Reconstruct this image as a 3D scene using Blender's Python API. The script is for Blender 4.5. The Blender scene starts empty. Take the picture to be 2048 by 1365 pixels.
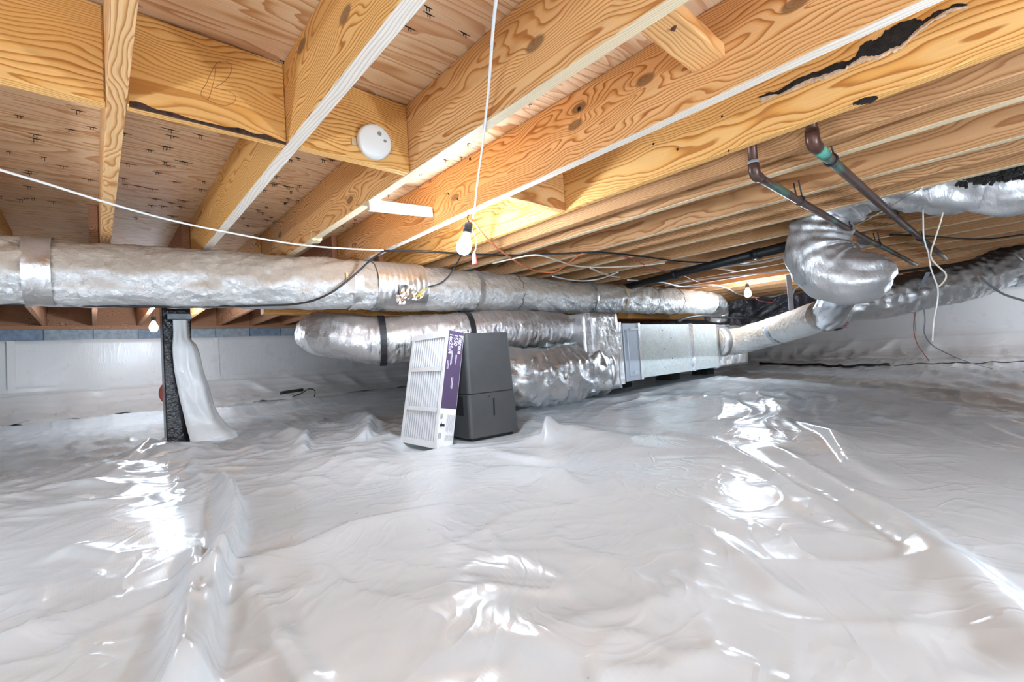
import bpy, bmesh, math, random
import numpy as np
from mathutils import Vector, Matrix

random.seed(7)
S = bpy.context.scene
COL = S.collection

# ------------------------------------------------------------------ camera
CAM_H = 0.5                                   # lens height above the ground sheet (m)
F_PX, YAW, PITCH, ROLL = 922.08, 0.737688, 0.034806, -0.065198
_f = Vector((math.sin(YAW) * math.cos(PITCH), math.cos(YAW) * math.cos(PITCH), math.sin(PITCH)))
_r = Vector((math.cos(YAW), -math.sin(YAW), 0))
_u = _r.cross(_f)
R_ = _r * math.cos(ROLL) + _u * math.sin(ROLL)
U_ = -_r * math.sin(ROLL) + _u * math.cos(ROLL)
cam = bpy.data.cameras.new('camera')
cam.sensor_width = 36.0
cam.lens = F_PX / 2048 * 36.0
cam.clip_start = 0.02
co = bpy.data.objects.new('camera', cam)
COL.objects.link(co)
mw = Matrix((R_, U_, -_f)).transposed().to_4x4()
mw.translation = (0, 0, CAM_H)
co.matrix_world = mw
S.camera = co

# ------------------------------------------------------------------ world, exposure
w = bpy.data.worlds.new('world')
S.world = w
w.use_nodes = True
w.node_tree.nodes['Background'].inputs[0].default_value = (0.9, 0.95, 1, 1)
w.node_tree.nodes['Background'].inputs[1].default_value = 0.3
S.view_settings.view_transform = 'Standard'
S.view_settings.look = 'None'
S.view_settings.gamma = 1
S.view_settings.use_curve_mapping = False
S.view_settings.exposure = 1.22
S.cycles.use_light_tree = False
S.cycles.max_bounces = 6
S.cycles.diffuse_bounces = 3
S.cycles.glossy_bounces = 2
S.cycles.transmission_bounces = 0
S.cycles.transparent_max_bounces = 2
S.cycles.use_adaptive_sampling = True
S.cycles.adaptive_threshold = 0.04
BULB_W = 260.0          # emission strength of the bulbs in view
NEAR_W = 520.0         # bulbs behind the photographer and added fill bulbs outside the frame


# ------------------------------------------------------------------ surveying helpers
def ray(px, py):
    return _f + R_ * ((px - 1024) / F_PX) - U_ * ((py - 682.5) / F_PX)


def az(px, py, z):      # point at height z (above ground datum)
    d = ray(px, py); k = (z - CAM_H) / d.z
    return Vector((d.x * k, d.y * k, z))


def ay(px, py, y):
    d = ray(px, py); k = y / d.y
    return Vector((d.x * k, y, CAM_H + d.z * k))


def ax(px, py, x):
    d = ray(px, py); k = x / d.x
    return Vector((x, d.y * k, CAM_H + d.z * k))


def G(x, y):
    return 0.018 * y + 0.06 * math.exp(-((x - 4.2) ** 2 + (y - 2.8) ** 2) / 4)


def fl(px, py, lift=0.0):  # point on the ground
    z = 0.03
    for _ in range(6):
        p = az(px, py, z + lift); z = G(p.x, p.y)
    return Vector((p.x, p.y, z + lift))


# ------------------------------------------------------------------ numpy noise
_rng = np.random.RandomState(11)
_perm = _rng.permutation(256)
_perm = np.concatenate([_perm, _perm, _perm])
_ga = _rng.rand(256) * 2 * np.pi


def perlin(x, y, seed=0):
    x = np.asarray(x, float) + seed * 17.13; y = np.asarray(y, float) + seed * 9.71
    xi = np.floor(x).astype(int); yi = np.floor(y).astype(int)
    xf = x - xi; yf = y - yi
    def g(ix, iy, dx, dy):
        a = _ga[_perm[(_perm[ix & 255] + iy) & 255]]
        return np.cos(a) * dx + np.sin(a) * dy
    u = xf ** 3 * (xf * (xf * 6 - 15) + 10); v = yf ** 3 * (yf * (yf * 6 - 15) + 10)
    a = g(xi, yi, xf, yf) * (1 - u) + g(xi + 1, yi, xf - 1, yf) * u
    b = g(xi, yi + 1, xf, yf - 1) * (1 - u) + g(xi + 1, yi + 1, xf - 1, yf - 1) * u
    return (a * (1 - v) + b * v) * 1.5


def ridged(x, y, seed=0):
    return np.clip(1 - np.abs(perlin(x, y, seed)) * 2.2, 0, 1)


# ------------------------------------------------------------------ object helpers
def finish(o, label=None, cat=None, group=None, kind=None, parent=None):
    if label: o['label'] = label
    if cat: o['category'] = cat
    if group: o['group'] = group
    if kind: o['kind'] = kind
    if parent is not None: o.parent = parent
    return o


def empty(name, label, cat, loc=(0, 0, 0), group=None, kind=None):
    o = bpy.data.objects.new(name, None)
    o.empty_display_size = 0.05
    o.location = loc
    COL.objects.link(o)
    return finish(o, label, cat, group, kind)


def link(name, me, mat, parent=None, loc=None, **kw):
    o = bpy.data.objects.new(name, me)
    if mat is not None and not me.materials: me.materials.append(mat)
    COL.objects.link(o)
    if loc is not None: o.location = loc
    finish(o, **kw)
    if parent is not None:
        o.parent = parent
        if parent.type == 'EMPTY' or True:
            o.matrix_parent_inverse = parent_inv(parent)
    return o


def parent_inv(p):
    m = Matrix.LocRotScale(p.location, p.rotation_euler, p.scale)
    q = p
    while q.parent is not None:
        m = q.parent.matrix_parent_inverse @ m if False else m
        q = q.parent
    return world_of(p).inverted()


def world_of(o):
    m = Matrix.LocRotScale(o.location, o.rotation_euler, o.scale)
    if o.parent is not None:
        m = world_of(o.parent) @ o.matrix_parent_inverse @ m
    return m


def mesh(name, verts, faces, smooth=False):
    me = bpy.data.meshes.new(name)
    me.from_pydata([tuple(v) for v in verts], [], faces)
    me.update()
    if smooth:
        me.polygons.foreach_set('use_smooth', [True] * len(me.polygons))
    return me


class MB:
    """collects plain geometry for ONE part"""
    def __init__(s): s.v = []; s.f = []; s.sm = []

    def quad_box(s, c8):
        b = len(s.v); s.v += [tuple(c) for c in c8]
        for q in ((0, 3, 2, 1), (4, 5, 6, 7), (0, 1, 5, 4), (1, 2, 6, 5), (2, 3, 7, 6), (3, 0, 4, 7)):
            s.f.append(tuple(b + i for i in q)); s.sm.append(False)
        return s

    def box(s, x0, x1, y0, y1, z0, z1):
        return s.quad_box([(x0, y0, z0), (x1, y0, z0), (x1, y1, z0), (x0, y1, z0),
                           (x0, y0, z1), (x1, y0, z1), (x1, y1, z1), (x0, y1, z1)])

    def obox(s, o, a, b, c):           # corner + three edge vectors
        o, a, b, c = Vector(o), Vector(a), Vector(b), Vector(c)
        return s.quad_box([o, o + a, o + a + b, o + b, o + c, o + a + c, o + a + b + c, o + b + c])

    def tube(s, pts, rad, seg=10, caps=True):
        pts = [Vector(p) for p in pts]
        n = len(pts)
        rads = rad if isinstance(rad, (list, tuple)) else [rad] * n
        t0 = (pts[1] - pts[0]).normalized()
        nrm = t0.cross(Vector((0, 0, 1)))
        if nrm.length < 1e-3: nrm = t0.cross(Vector((1, 0, 0)))
        nrm.normalize()
        b = len(s.v)
        for i, p in enumerate(pts):
            t = (pts[min(i + 1, n - 1)] - pts[max(i - 1, 0)])
            if t.length < 1e-9: t = t0
            t = t.normalized()
            nrm = (nrm - t * nrm.dot(t))
            nrm.normalize()
            bn = t.cross(nrm)
            for k in range(seg):
                a = 2 * math.pi * k / seg
                s.v.append(tuple(p + (nrm * math.cos(a) + bn * math.sin(a)) * rads[i]))
        for i in range(n - 1):
            for k in range(seg):
                k2 = (k + 1) % seg
                s.f.append((b + i * seg + k, b + i * seg + k2, b + (i + 1) * seg + k2, b + (i + 1) * seg + k)); s.sm.append(True)
        if caps:
            s.f.append(tuple(b + k for k in reversed(range(seg)))); s.sm.append(False)
            s.f.append(tuple(b + (n - 1) * seg + k for k in range(seg))); s.sm.append(False)
        return s

    def lathe(s, prof, o=(0, 0, 0), axis=(0, 0, 1), seg=24):
        # prof: list of (radius, height along axis)
        ax_ = Vector(axis).normalized(); o = Vector(o)
        n = ax_.cross(Vector((0.3, 0.9, 0.1))).normalized(); bn = ax_.cross(n)
        b = len(s.v)
        for r_, h in prof:
            for k in range(seg):
                a = 2 * math.pi * k / seg
                s.v.append(tuple(o + ax_ * h + (n * math.cos(a) + bn * math.sin(a)) * max(r_, 1e-5)))
        for i in range(len(prof) - 1):
            for k in range(seg):
                k2 = (k + 1) % seg
                s.f.append((b + i * seg + k, b + i * seg + k2, b + (i + 1) * seg + k2, b + (i + 1) * seg + k)); s.sm.append(True)
        s.f.append(tuple(b + k for k in reversed(range(seg)))); s.sm.append(False)
        m = b + (len(prof) - 1) * seg
        s.f.append(tuple(m + k for k in range(seg))); s.sm.append(False)
        return s

    def me(s, name, bevel=0.0, seg=1):
        me = mesh(name, s.v, s.f)
        me.polygons.foreach_set('use_smooth', s.sm)
        if bevel > 0:
            bm = bmesh.new(); bm.from_mesh(me)
            bmesh.ops.bevel(bm, geom=bm.edges[:], offset=bevel, segments=seg, affect='EDGES', profile=0.5)
            bm.to_mesh(me); bm.free()
        return me

    def build(s, name, mat, parent=None, bevel=0.0, seg=1, **kw):
        return link(name, s.me(name, bevel, seg), mat, parent, **kw)


def smooth_path(pts, step=0.03):
    pts = [Vector(p) for p in pts]
    if len(pts) < 3:
        n = max(2, int((pts[1] - pts[0]).length / step))
        return [pts[0].lerp(pts[1], i / n) for i in range(n + 1)]
    P = [pts[0] * 2 - pts[1]] + pts + [pts[-1] * 2 - pts[-2]]
    out = []
    for i in range(1, len(P) - 2):
        a, b, c, d = P[i - 1], P[i], P[i + 1], P[i + 2]
        n = max(2, int((c - b).length / step))
        for k in range(n):
            t = k / n
            out.append(0.5 * (2 * b + (c - a) * t + (2 * a - 5 * b + 4 * c - d) * t * t + (3 * b - a - 3 * c + d) * t ** 3))
    out.append(pts[-1])
    return out


# ------------------------------------------------------------------ materials
def newmat(name):
    m = bpy.data.materials.new(name); m.use_nodes = True
    nt = m.node_tree; nt.nodes.clear()
    out = nt.nodes.new('ShaderNodeOutputMaterial')
    b = nt.nodes.new('ShaderNodeBsdfPrincipled')
    nt.links.new(b.outputs[0], out.inputs[0])
    return m, nt, b


class N:
    def __init__(s, nt): s.nt = nt
    def n(s, t, **kw):
        x = s.nt.nodes.new(t)
        for k, v in kw.items(): setattr(x, k, v)
        return x
    def val(s, sock, v):
        if hasattr(v, 'links') or isinstance(v, bpy.types.NodeSocket): s.nt.links.new(v, sock)
        elif isinstance(v, (tuple, list)) and len(v) == 3 and sock.type == 'RGBA': sock.default_value = (*v, 1)
        else: sock.default_value = v
    def math(s, op, a, b=0.0, c=None, clamp=False):
        x = s.n('ShaderNodeMath', operation=op, use_clamp=clamp)
        s.val(x.inputs[0], a); s.val(x.inputs[1], b)
        if c is not None: s.val(x.inputs[2], c)
        return x.outputs[0]
    def vmath(s, op, a, b=(0, 0, 0)):
        x = s.n('ShaderNodeVectorMath', operation=op)
        s.val(x.inputs[0], a); s.val(x.inputs[1], b)
        return x.outputs[0]
    def noise(s, vec, scale=5, detail=2, rough=0.5, dist=0.0):
        x = s.n('ShaderNodeTexNoise')
        if vec is not None: s.val(x.inputs['Vector'], vec)
        x.inputs['Scale'].default_value = scale; x.inputs['Detail'].default_value = detail
        x.inputs['Roughness'].default_value = rough; x.inputs['Distortion'].default_value = dist
        return x.outputs[0]
    def voro(s, vec, scale=5, feature='F1', out='Distance', rnd=1.0):
        x = s.n('ShaderNodeTexVoronoi', feature=feature)
        s.val(x.inputs['Vector'], vec); x.inputs['Scale'].default_value = scale
        x.inputs['Randomness'].default_value = rnd
        return x.outputs[out]
    def ramp(s, fac, stops, interp='LINEAR'):
        x = s.n('ShaderNodeValToRGB'); x.color_ramp.interpolation = interp
        e = x.color_ramp.elements
        while len(e) < len(stops): e.new(0.5)
        for i, (p, c) in enumerate(stops):
            e[i].position = p; e[i].color = (*c, 1) if len(c) == 3 else c
        s.val(x.inputs[0], fac)
        return x.outputs[0]
    def mix(s, fac, a, b, mode='MIX'):
        x = s.n('ShaderNodeMix', data_type='RGBA', blend_type=mode)
        s.val(x.inputs[0], fac); s.val(x.inputs[6], a); s.val(x.inputs[7], b)
        return x.outputs[2]
    def rng(s, v, a, b, c=0.0, d=1.0, clamp=True):
        x = s.n('ShaderNodeMapRange', clamp=clamp)
        s.val(x.inputs[0], v)
        for i, q in enumerate((a, b, c, d)): x.inputs[1 + i].default_value = q
        return x.outputs[0]
    def obj(s): return s.n('ShaderNodeTexCoord').outputs['Object']
    def rand(s): return s.n('ShaderNodeObjectInfo').outputs['Random']
    def sep(s, v):
        x = s.n('ShaderNodeSeparateXYZ'); s.val(x.inputs[0], v); return x.outputs
    def comb(s, x_, y_, z_):
        x = s.n('ShaderNodeCombineXYZ')
        for i, q in enumerate((x_, y_, z_)): s.val(x.inputs[i], q)
        return x.outputs[0]
    def bump(s, h, strength=0.3, dist=0.01, normal=None):
        x = s.n('ShaderNodeBump'); x.inputs['Strength'].default_value = strength
        x.inputs['Distance'].default_value = dist; s.val(x.inputs['Height'], h)
        if normal is not None: s.val(x.inputs['Normal'], normal)
        return x.outputs[0]


def wood_mat(name, light, mid, dark, freq=150, pith=(0.02, 0.10), wob=0.07, knots=True, rough=0.6, grey=0.0, pts=None):
    """flat-sawn board, long axis local Y: growth rings round a wandering pith"""
    m, nt, b = newmat(name); k = N(nt)
    rnd = k.rand()
    off = k.math('MULTIPLY', rnd, 41.0)
    x, y, z = k.sep(k.obj())
    yo = k.math('ADD', y, off)
    low = k.comb(k.math('MULTIPLY', x, 3.0), k.math('MULTIPLY', yo, 1.0), k.math('MULTIPLY', z, 3.0))
    n1 = k.noise(low, 1.6, 2, 0.5); n2 = k.noise(k.vmath('ADD', low, (7.3, 31.1, 2.2)), 1.3, 3, 0.55)
    X = k.math('ADD', k.math('ADD', x, k.rng(rnd, 0, 1, pith[0], pith[1])), k.math('MULTIPLY', k.math('SUBTRACT', n1, 0.5), wob))
    r2 = k.math('FRACT', k.math('MULTIPLY', rnd, 7.77))
    Z = k.math('ADD', k.math('ADD', z, k.rng(r2, 0, 1, -0.09, 0.09)), k.math('MULTIPLY', k.math('SUBTRACT', n2, 0.5), wob * 4.2))
    Rr = k.math('SQRT', k.math('ADD', k.math('MULTIPLY', X, X), k.math('MULTIPLY', Z, Z)))
    kn = None
    if knots:
        kv = k.comb(k.math('MULTIPLY', x, 0.6), k.math('MULTIPLY', yo, 0.85), k.math('MULTIPLY', z, 2.1))
        kd = k.voro(kv, 1.55)
        if pts:      # knots of one particular board, (along, up) from its centre
            kd = None
            for (ky, kz) in pts:
                dy = k.math('MULTIPLY', k.math('SUBTRACT', y, ky), 0.5); dz = k.math('SUBTRACT', z, kz)
                dd = k.math('MULTIPLY', k.math('SQRT', k.math('ADD', k.math('MULTIPLY', dy, dy), k.math('MULTIPLY', dz, dz))), 3.4)
                kd = dd if kd is None else k.math('MINIMUM', kd, dd)
        kb = k.rng(kd, 0.0, 0.27, 1.0, 0.0)
        kb = k.math('POWER', kb, 2.0)
        Rr = k.math('ADD', Rr, k.math('MULTIPLY', kb, 0.045))
        kn = k.rng(kd, 0.045, 0.065, 1.0, 0.0)
    fine = k.noise(k.comb(k.math('MULTIPLY', x, 30), k.math('MULTIPLY', yo, 3), k.math('MULTIPLY', z, 30)), 1.0, 2, 0.5)
    ph = k.math('ADD', k.math('MULTIPLY', Rr, freq), k.math('MULTIPLY', fine, 0.5))
    fr = k.math('FRACT', ph)
    c = k.ramp(fr, [(0.0, light), (0.42, light), (0.66, mid), (0.84, dark), (0.93, dark), (1.0, light)])
    big = k.noise(k.comb(k.math('MULTIPLY', x, 2), k.math('MULTIPLY', yo, 0.8), k.math('MULTIPLY', z, 5)), 1.0, 3, 0.6)
    c = k.mix(k.rng(big, 0.35, 0.7, 0.0, 0.55), c, mid)
    fib = k.noise(k.comb(k.math('MULTIPLY', x, 420), k.math('MULTIPLY', yo, 7), k.math('MULTIPLY', z, 420)), 1.0, 2, 0.5)
    c = k.mix(0.35, c, k.ramp(fib, [(0.3, (0.7, 0.65, 0.6)), (0.6, (1, 1, 1))]), 'MULTIPLY')
    # per-board tint
    c = k.mix(k.rng(k.math('FRACT', k.math('MULTIPLY', rnd, 3.31)), 0, 1, 0.0, 0.25), c, (mid[0] * 0.85, mid[1] * 0.8, mid[2] * 0.8))
    if kn is not None:
        c = k.mix(k.math('MULTIPLY', kn, 0.85), c, (0.24, 0.12, 0.05))
    if grey: c = k.mix(grey, c, (0.75, 0.68, 0.6))
    k.val(b.inputs['Base Color'], c)
    b.inputs['Roughness'].default_value = rough
    b.inputs['Specular IOR Level'].default_value = 0.3
    k.val(b.inputs['Normal'], k.bump(fib, 0.12, 0.002))
    return m


M = {}
M['pine'] = wood_mat('pine', (0.90, 0.575, 0.28), (0.79, 0.395, 0.13), (0.43, 0.135, 0.028), freq=98)
M['pine_fine'] = wood_mat('pine_fine', (0.88, 0.57, 0.28), (0.75, 0.38, 0.14), (0.44, 0.15, 0.035), freq=140, wob=0.05)
M['pine_gold'] = wood_mat('pine_gold', (0.91, 0.55, 0.21), (0.82, 0.40, 0.10), (0.45, 0.15, 0.026), freq=108, wob=0.06)
M['pine_red'] = wood_mat('pine_red', (0.50, 0.26, 0.14), (0.38, 0.165, 0.08), (0.22, 0.075, 0.03), freq=100)
M['pine_brown_shade'] = wood_mat('pine_brown_shade', (0.68, 0.38, 0.18), (0.54, 0.265, 0.105), (0.30, 0.11, 0.035), freq=110, wob=0.05)  # browner boards, with the shade on their sides put into the colour
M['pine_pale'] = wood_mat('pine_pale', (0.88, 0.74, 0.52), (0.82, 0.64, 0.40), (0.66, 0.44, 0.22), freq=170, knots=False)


def plywood():
    m, nt, b = newmat('plywood'); k = N(nt)
    rnd = k.rand()
    x, y, z = k.sep(k.n('ShaderNodeNewGeometry').outputs['Position'])
    xo = k.math('ADD', x, k.math('MULTIPLY', rnd, 37.0)); yo = k.math('ADD', y, k.math('MULTIPLY', rnd, 11.0))
    v = k.comb(k.math('MULTIPLY', xo, 0.55), k.math('MULTIPLY', yo, 3.6), 0.0)
    n = k.noise(v, 1.25, 3, 0.5, 0.35)
    fr = k.math('FRACT', k.math('MULTIPLY', n, k.rng(rnd, 0, 1, 13, 24)))
    c = k.ramp(fr, [(0.0, (0.90, 0.66, 0.42)), (0.5, (0.86, 0.59, 0.34)), (0.82, (0.66, 0.34, 0.15)), (0.95, (0.60, 0.29, 0.12)), (1.0, (0.90, 0.66, 0.42))])
    tint = k.noise(k.comb(k.math('MULTIPLY', xo, 0.8), k.math('MULTIPLY', yo, 2.2), 0.0), 1.2, 3, 0.55)
    c = k.mix(k.rng(tint, 0.35, 0.7, 0.0, 0.6), c, (0.76, 0.46, 0.30))
    fib = k.noise(k.comb(k.math('MULTIPLY', xo, 8), k.math('MULTIPLY', yo, 320), 0.0), 1.0, 2, 0.5)
    c = k.mix(0.4, c, k.ramp(fib, [(0.3, (0.65, 0.6, 0.55)), (0.6, (1, 1, 1))]), 'MULTIPLY')
    chk = k.noise(k.comb(k.math('MULTIPLY', xo, 9), k.math('MULTIPLY', yo, 150), 3.0), 1.0, 1, 0.5)
    c = k.mix(k.rng(chk, 0.70, 0.76, 0, 0.7), c, (0.20, 0.09, 0.04))
    k.val(b.inputs['Base Color'], c); b.inputs['Roughness'].default_value = 0.7
    b.inputs['Specular IOR Level'].default_value = 0.25
    k.val(b.inputs['Normal'], k.bump(fib, 0.15, 0.002))
    return m


M['plywood'] = plywood()


def simple(name, col, rough=0.5, metal=0.0, spec=0.5, nscale=0, namp=0.15, bump=0.0, bscale=60, bdist=0.004, coat=0.0):
    m, nt, b = newmat(name); k = N(nt)
    if nscale:
        n = k.noise(k.obj(), nscale, 4, 0.6)
        c = k.mix(k.rng(n, 0.3, 0.7, 0, 1), tuple(x * (1 - namp) for x in col), tuple(min(1, x * (1 + namp)) for x in col))
        k.val(b.inputs['Base Color'], c)
    else:
        b.inputs['Base Color'].default_value = (*col, 1)
    b.inputs['Roughness'].default_value = rough; b.inputs['Metallic'].default_value = metal
    b.inputs['Specular IOR Level'].default_value = spec
    b.inputs['Coat Weight'].default_value = coat; b.inputs['Coat Roughness'].default_value = 0.15
    if bump: k.val(b.inputs['Normal'], k.bump(k.noise(k.obj(), bscale, 4, 0.6), bump, bdist))
    return m


def membrane(name, col=(0.635, 0.675, 0.70), crumple=0.20, rough=0.20, dirt=0.34, stretch=(1, 1, 1)):
    m, nt, b = newmat(name); k = N(nt)
    p = k.n('ShaderNodeNewGeometry').outputs['Position']
    ps = k.vmath('MULTIPLY', p, stretch)
    wv = ps
    wr = k.noise(wv, 3.4, 4, 0.52, 0.9)
    cre = k.math('ABSOLUTE', k.math('SUBTRACT', k.noise(wv, 3.3, 2, 0.5, 2.0), 0.5))
    cre = k.rng(cre, 0.0, 0.06, 1.0, 0.0)
    scrim = k.math('ADD', k.math('SINE', k.math('MULTIPLY', k.sep(p)[0], 900)), k.math('SINE', k.math('MULTIPLY', k.sep(p)[1], 900)))
    h = k.math('ADD', k.math('MULTIPLY', wr, 1.0), k.math('MULTIPLY', cre, 0.16))
    dn = k.noise(p, 1.7, 5, 0.6)
    c = k.mix(k.rng(dn, 0.40, 0.85, 0, dirt), col, (0.62, 0.59, 0.56))
    sp = k.voro(p, 11.0)
    spk = k.math('MULTIPLY', k.rng(sp, 0.03, 0.05, 1, 0), k.rng(k.noise(p, 1.9, 2), 0.45, 0.55, 0, 1))
    c = k.mix(k.math('MULTIPLY', spk, 0.6), c, (0.25, 0.19, 0.15))
    k.val(b.inputs['Base Color'], c)
    k.val(b.inputs['Roughness'], k.rng(k.noise(p, 6, 3), 0.3, 0.7, rough * 0.8, rough * 1.35))
    b.inputs['Specular IOR Level'].default_value = 0.55
    n1 = k.bump(h, crumple, 0.03)
    k.val(b.inputs['Normal'], k.bump(scrim, 0.02, 0.0006, n1))
    return m


M['membrane'] = membrane('membrane')
M['membrane_wall'] = membrane('membrane_wall', (0.735, 0.715, 0.69), crumple=0.10, rough=0.3, dirt=0.18, stretch=(2.5, 2.5, 0.6))
M['membrane_wrap'] = membrane('membrane_wrap', (0.86, 0.86, 0.85), crumple=0.12, rough=0.28, dirt=0.0)
M['sheet_dark'] = simple('sheet_dark', (0.05, 0.045, 0.05), 0.3, 0.0, 0.7, nscale=8, namp=0.6, bump=0.8, bscale=9, bdist=0.05)
M['membrane_dark'] = simple('membrane_dark', (0.012, 0.012, 0.014), 0.2, 0.0, 0.6, bump=0.5, bscale=14, bdist=0.03)


def foil(name, col=(0.80, 0.80, 0.80), rough=0.34, bump=0.5, scale=38, metal=1.0, dust=0.0, dust_dim_col=(0.42, 0.33, 0.24), stretch=(1, 1, 1), spots=0.0, dlo=0.15):
    m, nt, b = newmat(name); k = N(nt)
    g = k.n('ShaderNodeNewGeometry')
    p = k.vmath('MULTIPLY', g.outputs['Position'], stretch)
    h1 = k.noise(p, scale, 5, 0.65, 0.6)
    v = k.voro(p, scale * 0.7, 'F1')
    h = k.math('ADD', h1, k.math('MULTIPLY', v, 0.6))
    c = k.mix(k.rng(k.noise(p, 4, 4), 0.35, 0.7), col, tuple(x * 0.86 for x in col))
    met = metal
    rgh = k.rng(k.noise(p, 9, 3), 0.3, 0.7, rough * 0.85, rough * 1.25)
    if dust:  # dust, plus dim light on the upper sides put into the colour
        nz = k.sep(g.outputs['Normal'])[2]
        dm = k.math('ADD', nz, k.math('MULTIPLY', k.math('SUBTRACT', k.noise(g.outputs['Position'], 7, 4, 0.7), 0.5), 0.9))
        dm = k.math('MULTIPLY', k.rng(dm, dlo, dlo + .55, 0, 1), dust)
        c = k.mix(dm, c, dust_dim_col)
        met = k.math('MULTIPLY', k.math('SUBTRACT', 1.0, dm), metal)
        rgh = k.math('ADD', rgh, k.math('MULTIPLY', dm, 0.4))
    if spots:
        sm = k.rng(k.noise(g.outputs['Position'], 11, 5, 0.7), 0.60, 0.68, 0, spots)
        c = k.mix(sm, c, (0.40, 0.26, 0.14))
        met = k.math('MULTIPLY', k.math('SUBTRACT', 1.0, sm), met)
    k.val(b.inputs['Base Color'], c); k.val(b.inputs['Metallic'], met); k.val(b.inputs['Roughness'], rgh)
    k.val(b.inputs['Normal'], k.bump(h, bump, 0.012))
    return m


M['foil_trunk'] = foil('foil_trunk', (0.82, 0.81, 0.79), 0.40, 0.95, 42, metal=0.7, dust=0.8, dust_dim_col=(0.42, 0.31, 0.21), spots=0.55, dlo=-0.45)
M['foil_flex'] = foil('foil_flex', (0.86, 0.86, 0.86), 0.20, 0.7, 24, dust=0.75, dust_dim_col=(0.20, 0.12, 0.075), stretch=(2.2, 1, 1), dlo=-.02)  # dark reflection along the top is mixed into the dust tone
M['foil_return'] = foil('foil_return', (0.86, 0.86, 0.86), 0.25, 0.6, 20, dust=0.2, dust_dim_col=(0.3, 0.2, 0.13))
M['foil_box'] = foil('foil_box', (0.80, 0.80, 0.79), 0.32, 0.4, 30, dust=0.3, spots=0.3)
M['foil_white'] = foil('foil_white', (0.88, 0.88, 0.88), 0.32, 0.5, 22, metal=0.8, dust=0.85, dust_dim_col=(0.16, 0.095, 0.06), stretch=(1, 2.0, 1), dlo=-.05)
M['foil_tape'] = foil('foil_tape', (0.85, 0.88, 0.92), 0.2, 0.35, 30)


def galv():
    m, nt, b = newmat('galvanized_steel'); k = N(nt)
    p = k.obj()
    v = k.n('ShaderNodeTexVoronoi'); k.val(v.inputs['Vector'], p); v.inputs['Scale'].default_value = 45
    c = k.mix(k.sep(v.outputs['Color'])[0], (0.66, 0.72, 0.70), (0.78, 0.83, 0.81))
    c = k.mix(k.rng(k.noise(p, 3, 4, 0.6), 0.5, 0.75, 0, 0.25), c, (0.62, 0.58, 0.50))
    k.val(b.inputs['Base Color'], c)
    b.inputs['Metallic'].default_value = 0.7
    k.val(b.inputs['Roughness'], k.rng(k.noise(p, 5, 3), 0.3, 0.7, 0.34, 0.5))
    k.val(b.inputs['Normal'], k.bump(k.noise(p, 3.0, 2), 0.12, 0.05))
    return m


M['galv'] = galv()
M['white_metal'] = simple('white_metal', (0.66, 0.72, 0.80), 0.4, 0.2)
M['black'] = simple('black_rubber', (0.012, 0.012, 0.013), 0.45)
M['black_strap'] = simple('black_strap', (0.015, 0.015, 0.017), 0.5, bump=0.2, bscale=300, bdist=0.001)
M['dark_wire'] = simple('dark_wire', (0.03, 0.028, 0.028), 0.5)
M['white_cable'] = simple('white_cable', (0.82, 0.81, 0.78), 0.45, nscale=30, namp=0.08)
M['cream_cable'] = simple('cream_cable', (0.78, 0.70, 0.55), 0.5, nscale=20, namp=0.1)
M['orange_cable'] = simple('orange_cable', (0.80, 0.24, 0.09), 0.45)
M['red_cable'] = simple('red_cable', (0.50, 0.10, 0.07), 0.5)
M['grey_cable'] = simple('grey_cable', (0.30, 0.30, 0.31), 0.5)
M['grey_strap'] = simple('grey_strap', (0.42, 0.46, 0.53), 0.42, 0.2, nscale=12)
M['concrete'] = simple('concrete_block', (0.33, 0.37, 0.40), 0.9, nscale=20, namp=0.25, bump=0.5, bscale=120)
M['deh_grey'] = simple('dehumidifier_grey', (0.068, 0.068, 0.070), 0.45, 0.0, 0.5, nscale=6, namp=0.10)
M['deh_side'] = simple('dehumidifier_side', (0.055, 0.055, 0.057), 0.45)
M['deh_dark'] = simple('dehumidifier_dark', (0.012, 0.012, 0.014), 0.5)
M['card'] = simple('filter_card', (0.86, 0.86, 0.86), 0.6, nscale=15, namp=0.04)
M['pleat'] = simple('filter_pleat', (0.70, 0.71, 0.73), 0.85)
M['purple'] = simple('filter_purple', (0.088, 0.055, 0.12), 0.5)
M['print_white'] = simple('print_white', (0.85, 0.83, 0.88), 0.6)
M['print_grey'] = simple('print_grey', (0.45, 0.45, 0.46), 0.7)
M['print_black'] = simple('print_black', (0.02, 0.02, 0.02), 0.6)
M['plastic_white'] = simple('plastic_white', (0.84, 0.83, 0.78), 0.35)
M['plastic_grey'] = simple('plastic_grey', (0.25, 0.27, 0.24), 0.5)
M['socket'] = simple('socket_black', (0.03, 0.032, 0.036), 0.4)
M['red_plastic'] = simple('red_plastic', (0.62, 0.09, 0.075), 0.4)
M['rust'] = simple('rusty_steel', (0.14, 0.055, 0.028), 0.75, 0.2, nscale=60, namp=0.5)
M['iron'] = simple('staple_iron', (0.05, 0.04, 0.035), 0.6, 0.5)
M['rot'] = simple('rotten_wood_shade', (0.018, 0.014, 0.011), 0.95, nscale=40, namp=0.7, bump=1.0, bscale=90, bdist=0.01)
M['bark'] = simple('bark', (0.07, 0.03, 0.018), 0.9, nscale=60, namp=0.7, bump=1.0, bscale=120, bdist=0.01)
M['splinter'] = simple('splintered_wood', (0.72, 0.52, 0.36), 0.8, nscale=80, namp=0.3, bump=0.6, bscale=160)
M['pencil'] = simple('pencil_mark', (0.30, 0.13, 0.05), 0.8)
M['pink'] = simple('pink_fibreglass', (0.75, 0.38, 0.42), 0.95, bump=1.0, bscale=80, bdist=0.02)
M['wool'] = simple('dark_insulation', (0.035, 0.028, 0.022), 0.95, nscale=60, namp=0.6, bump=1.0, bscale=70, bdist=0.02)
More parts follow.
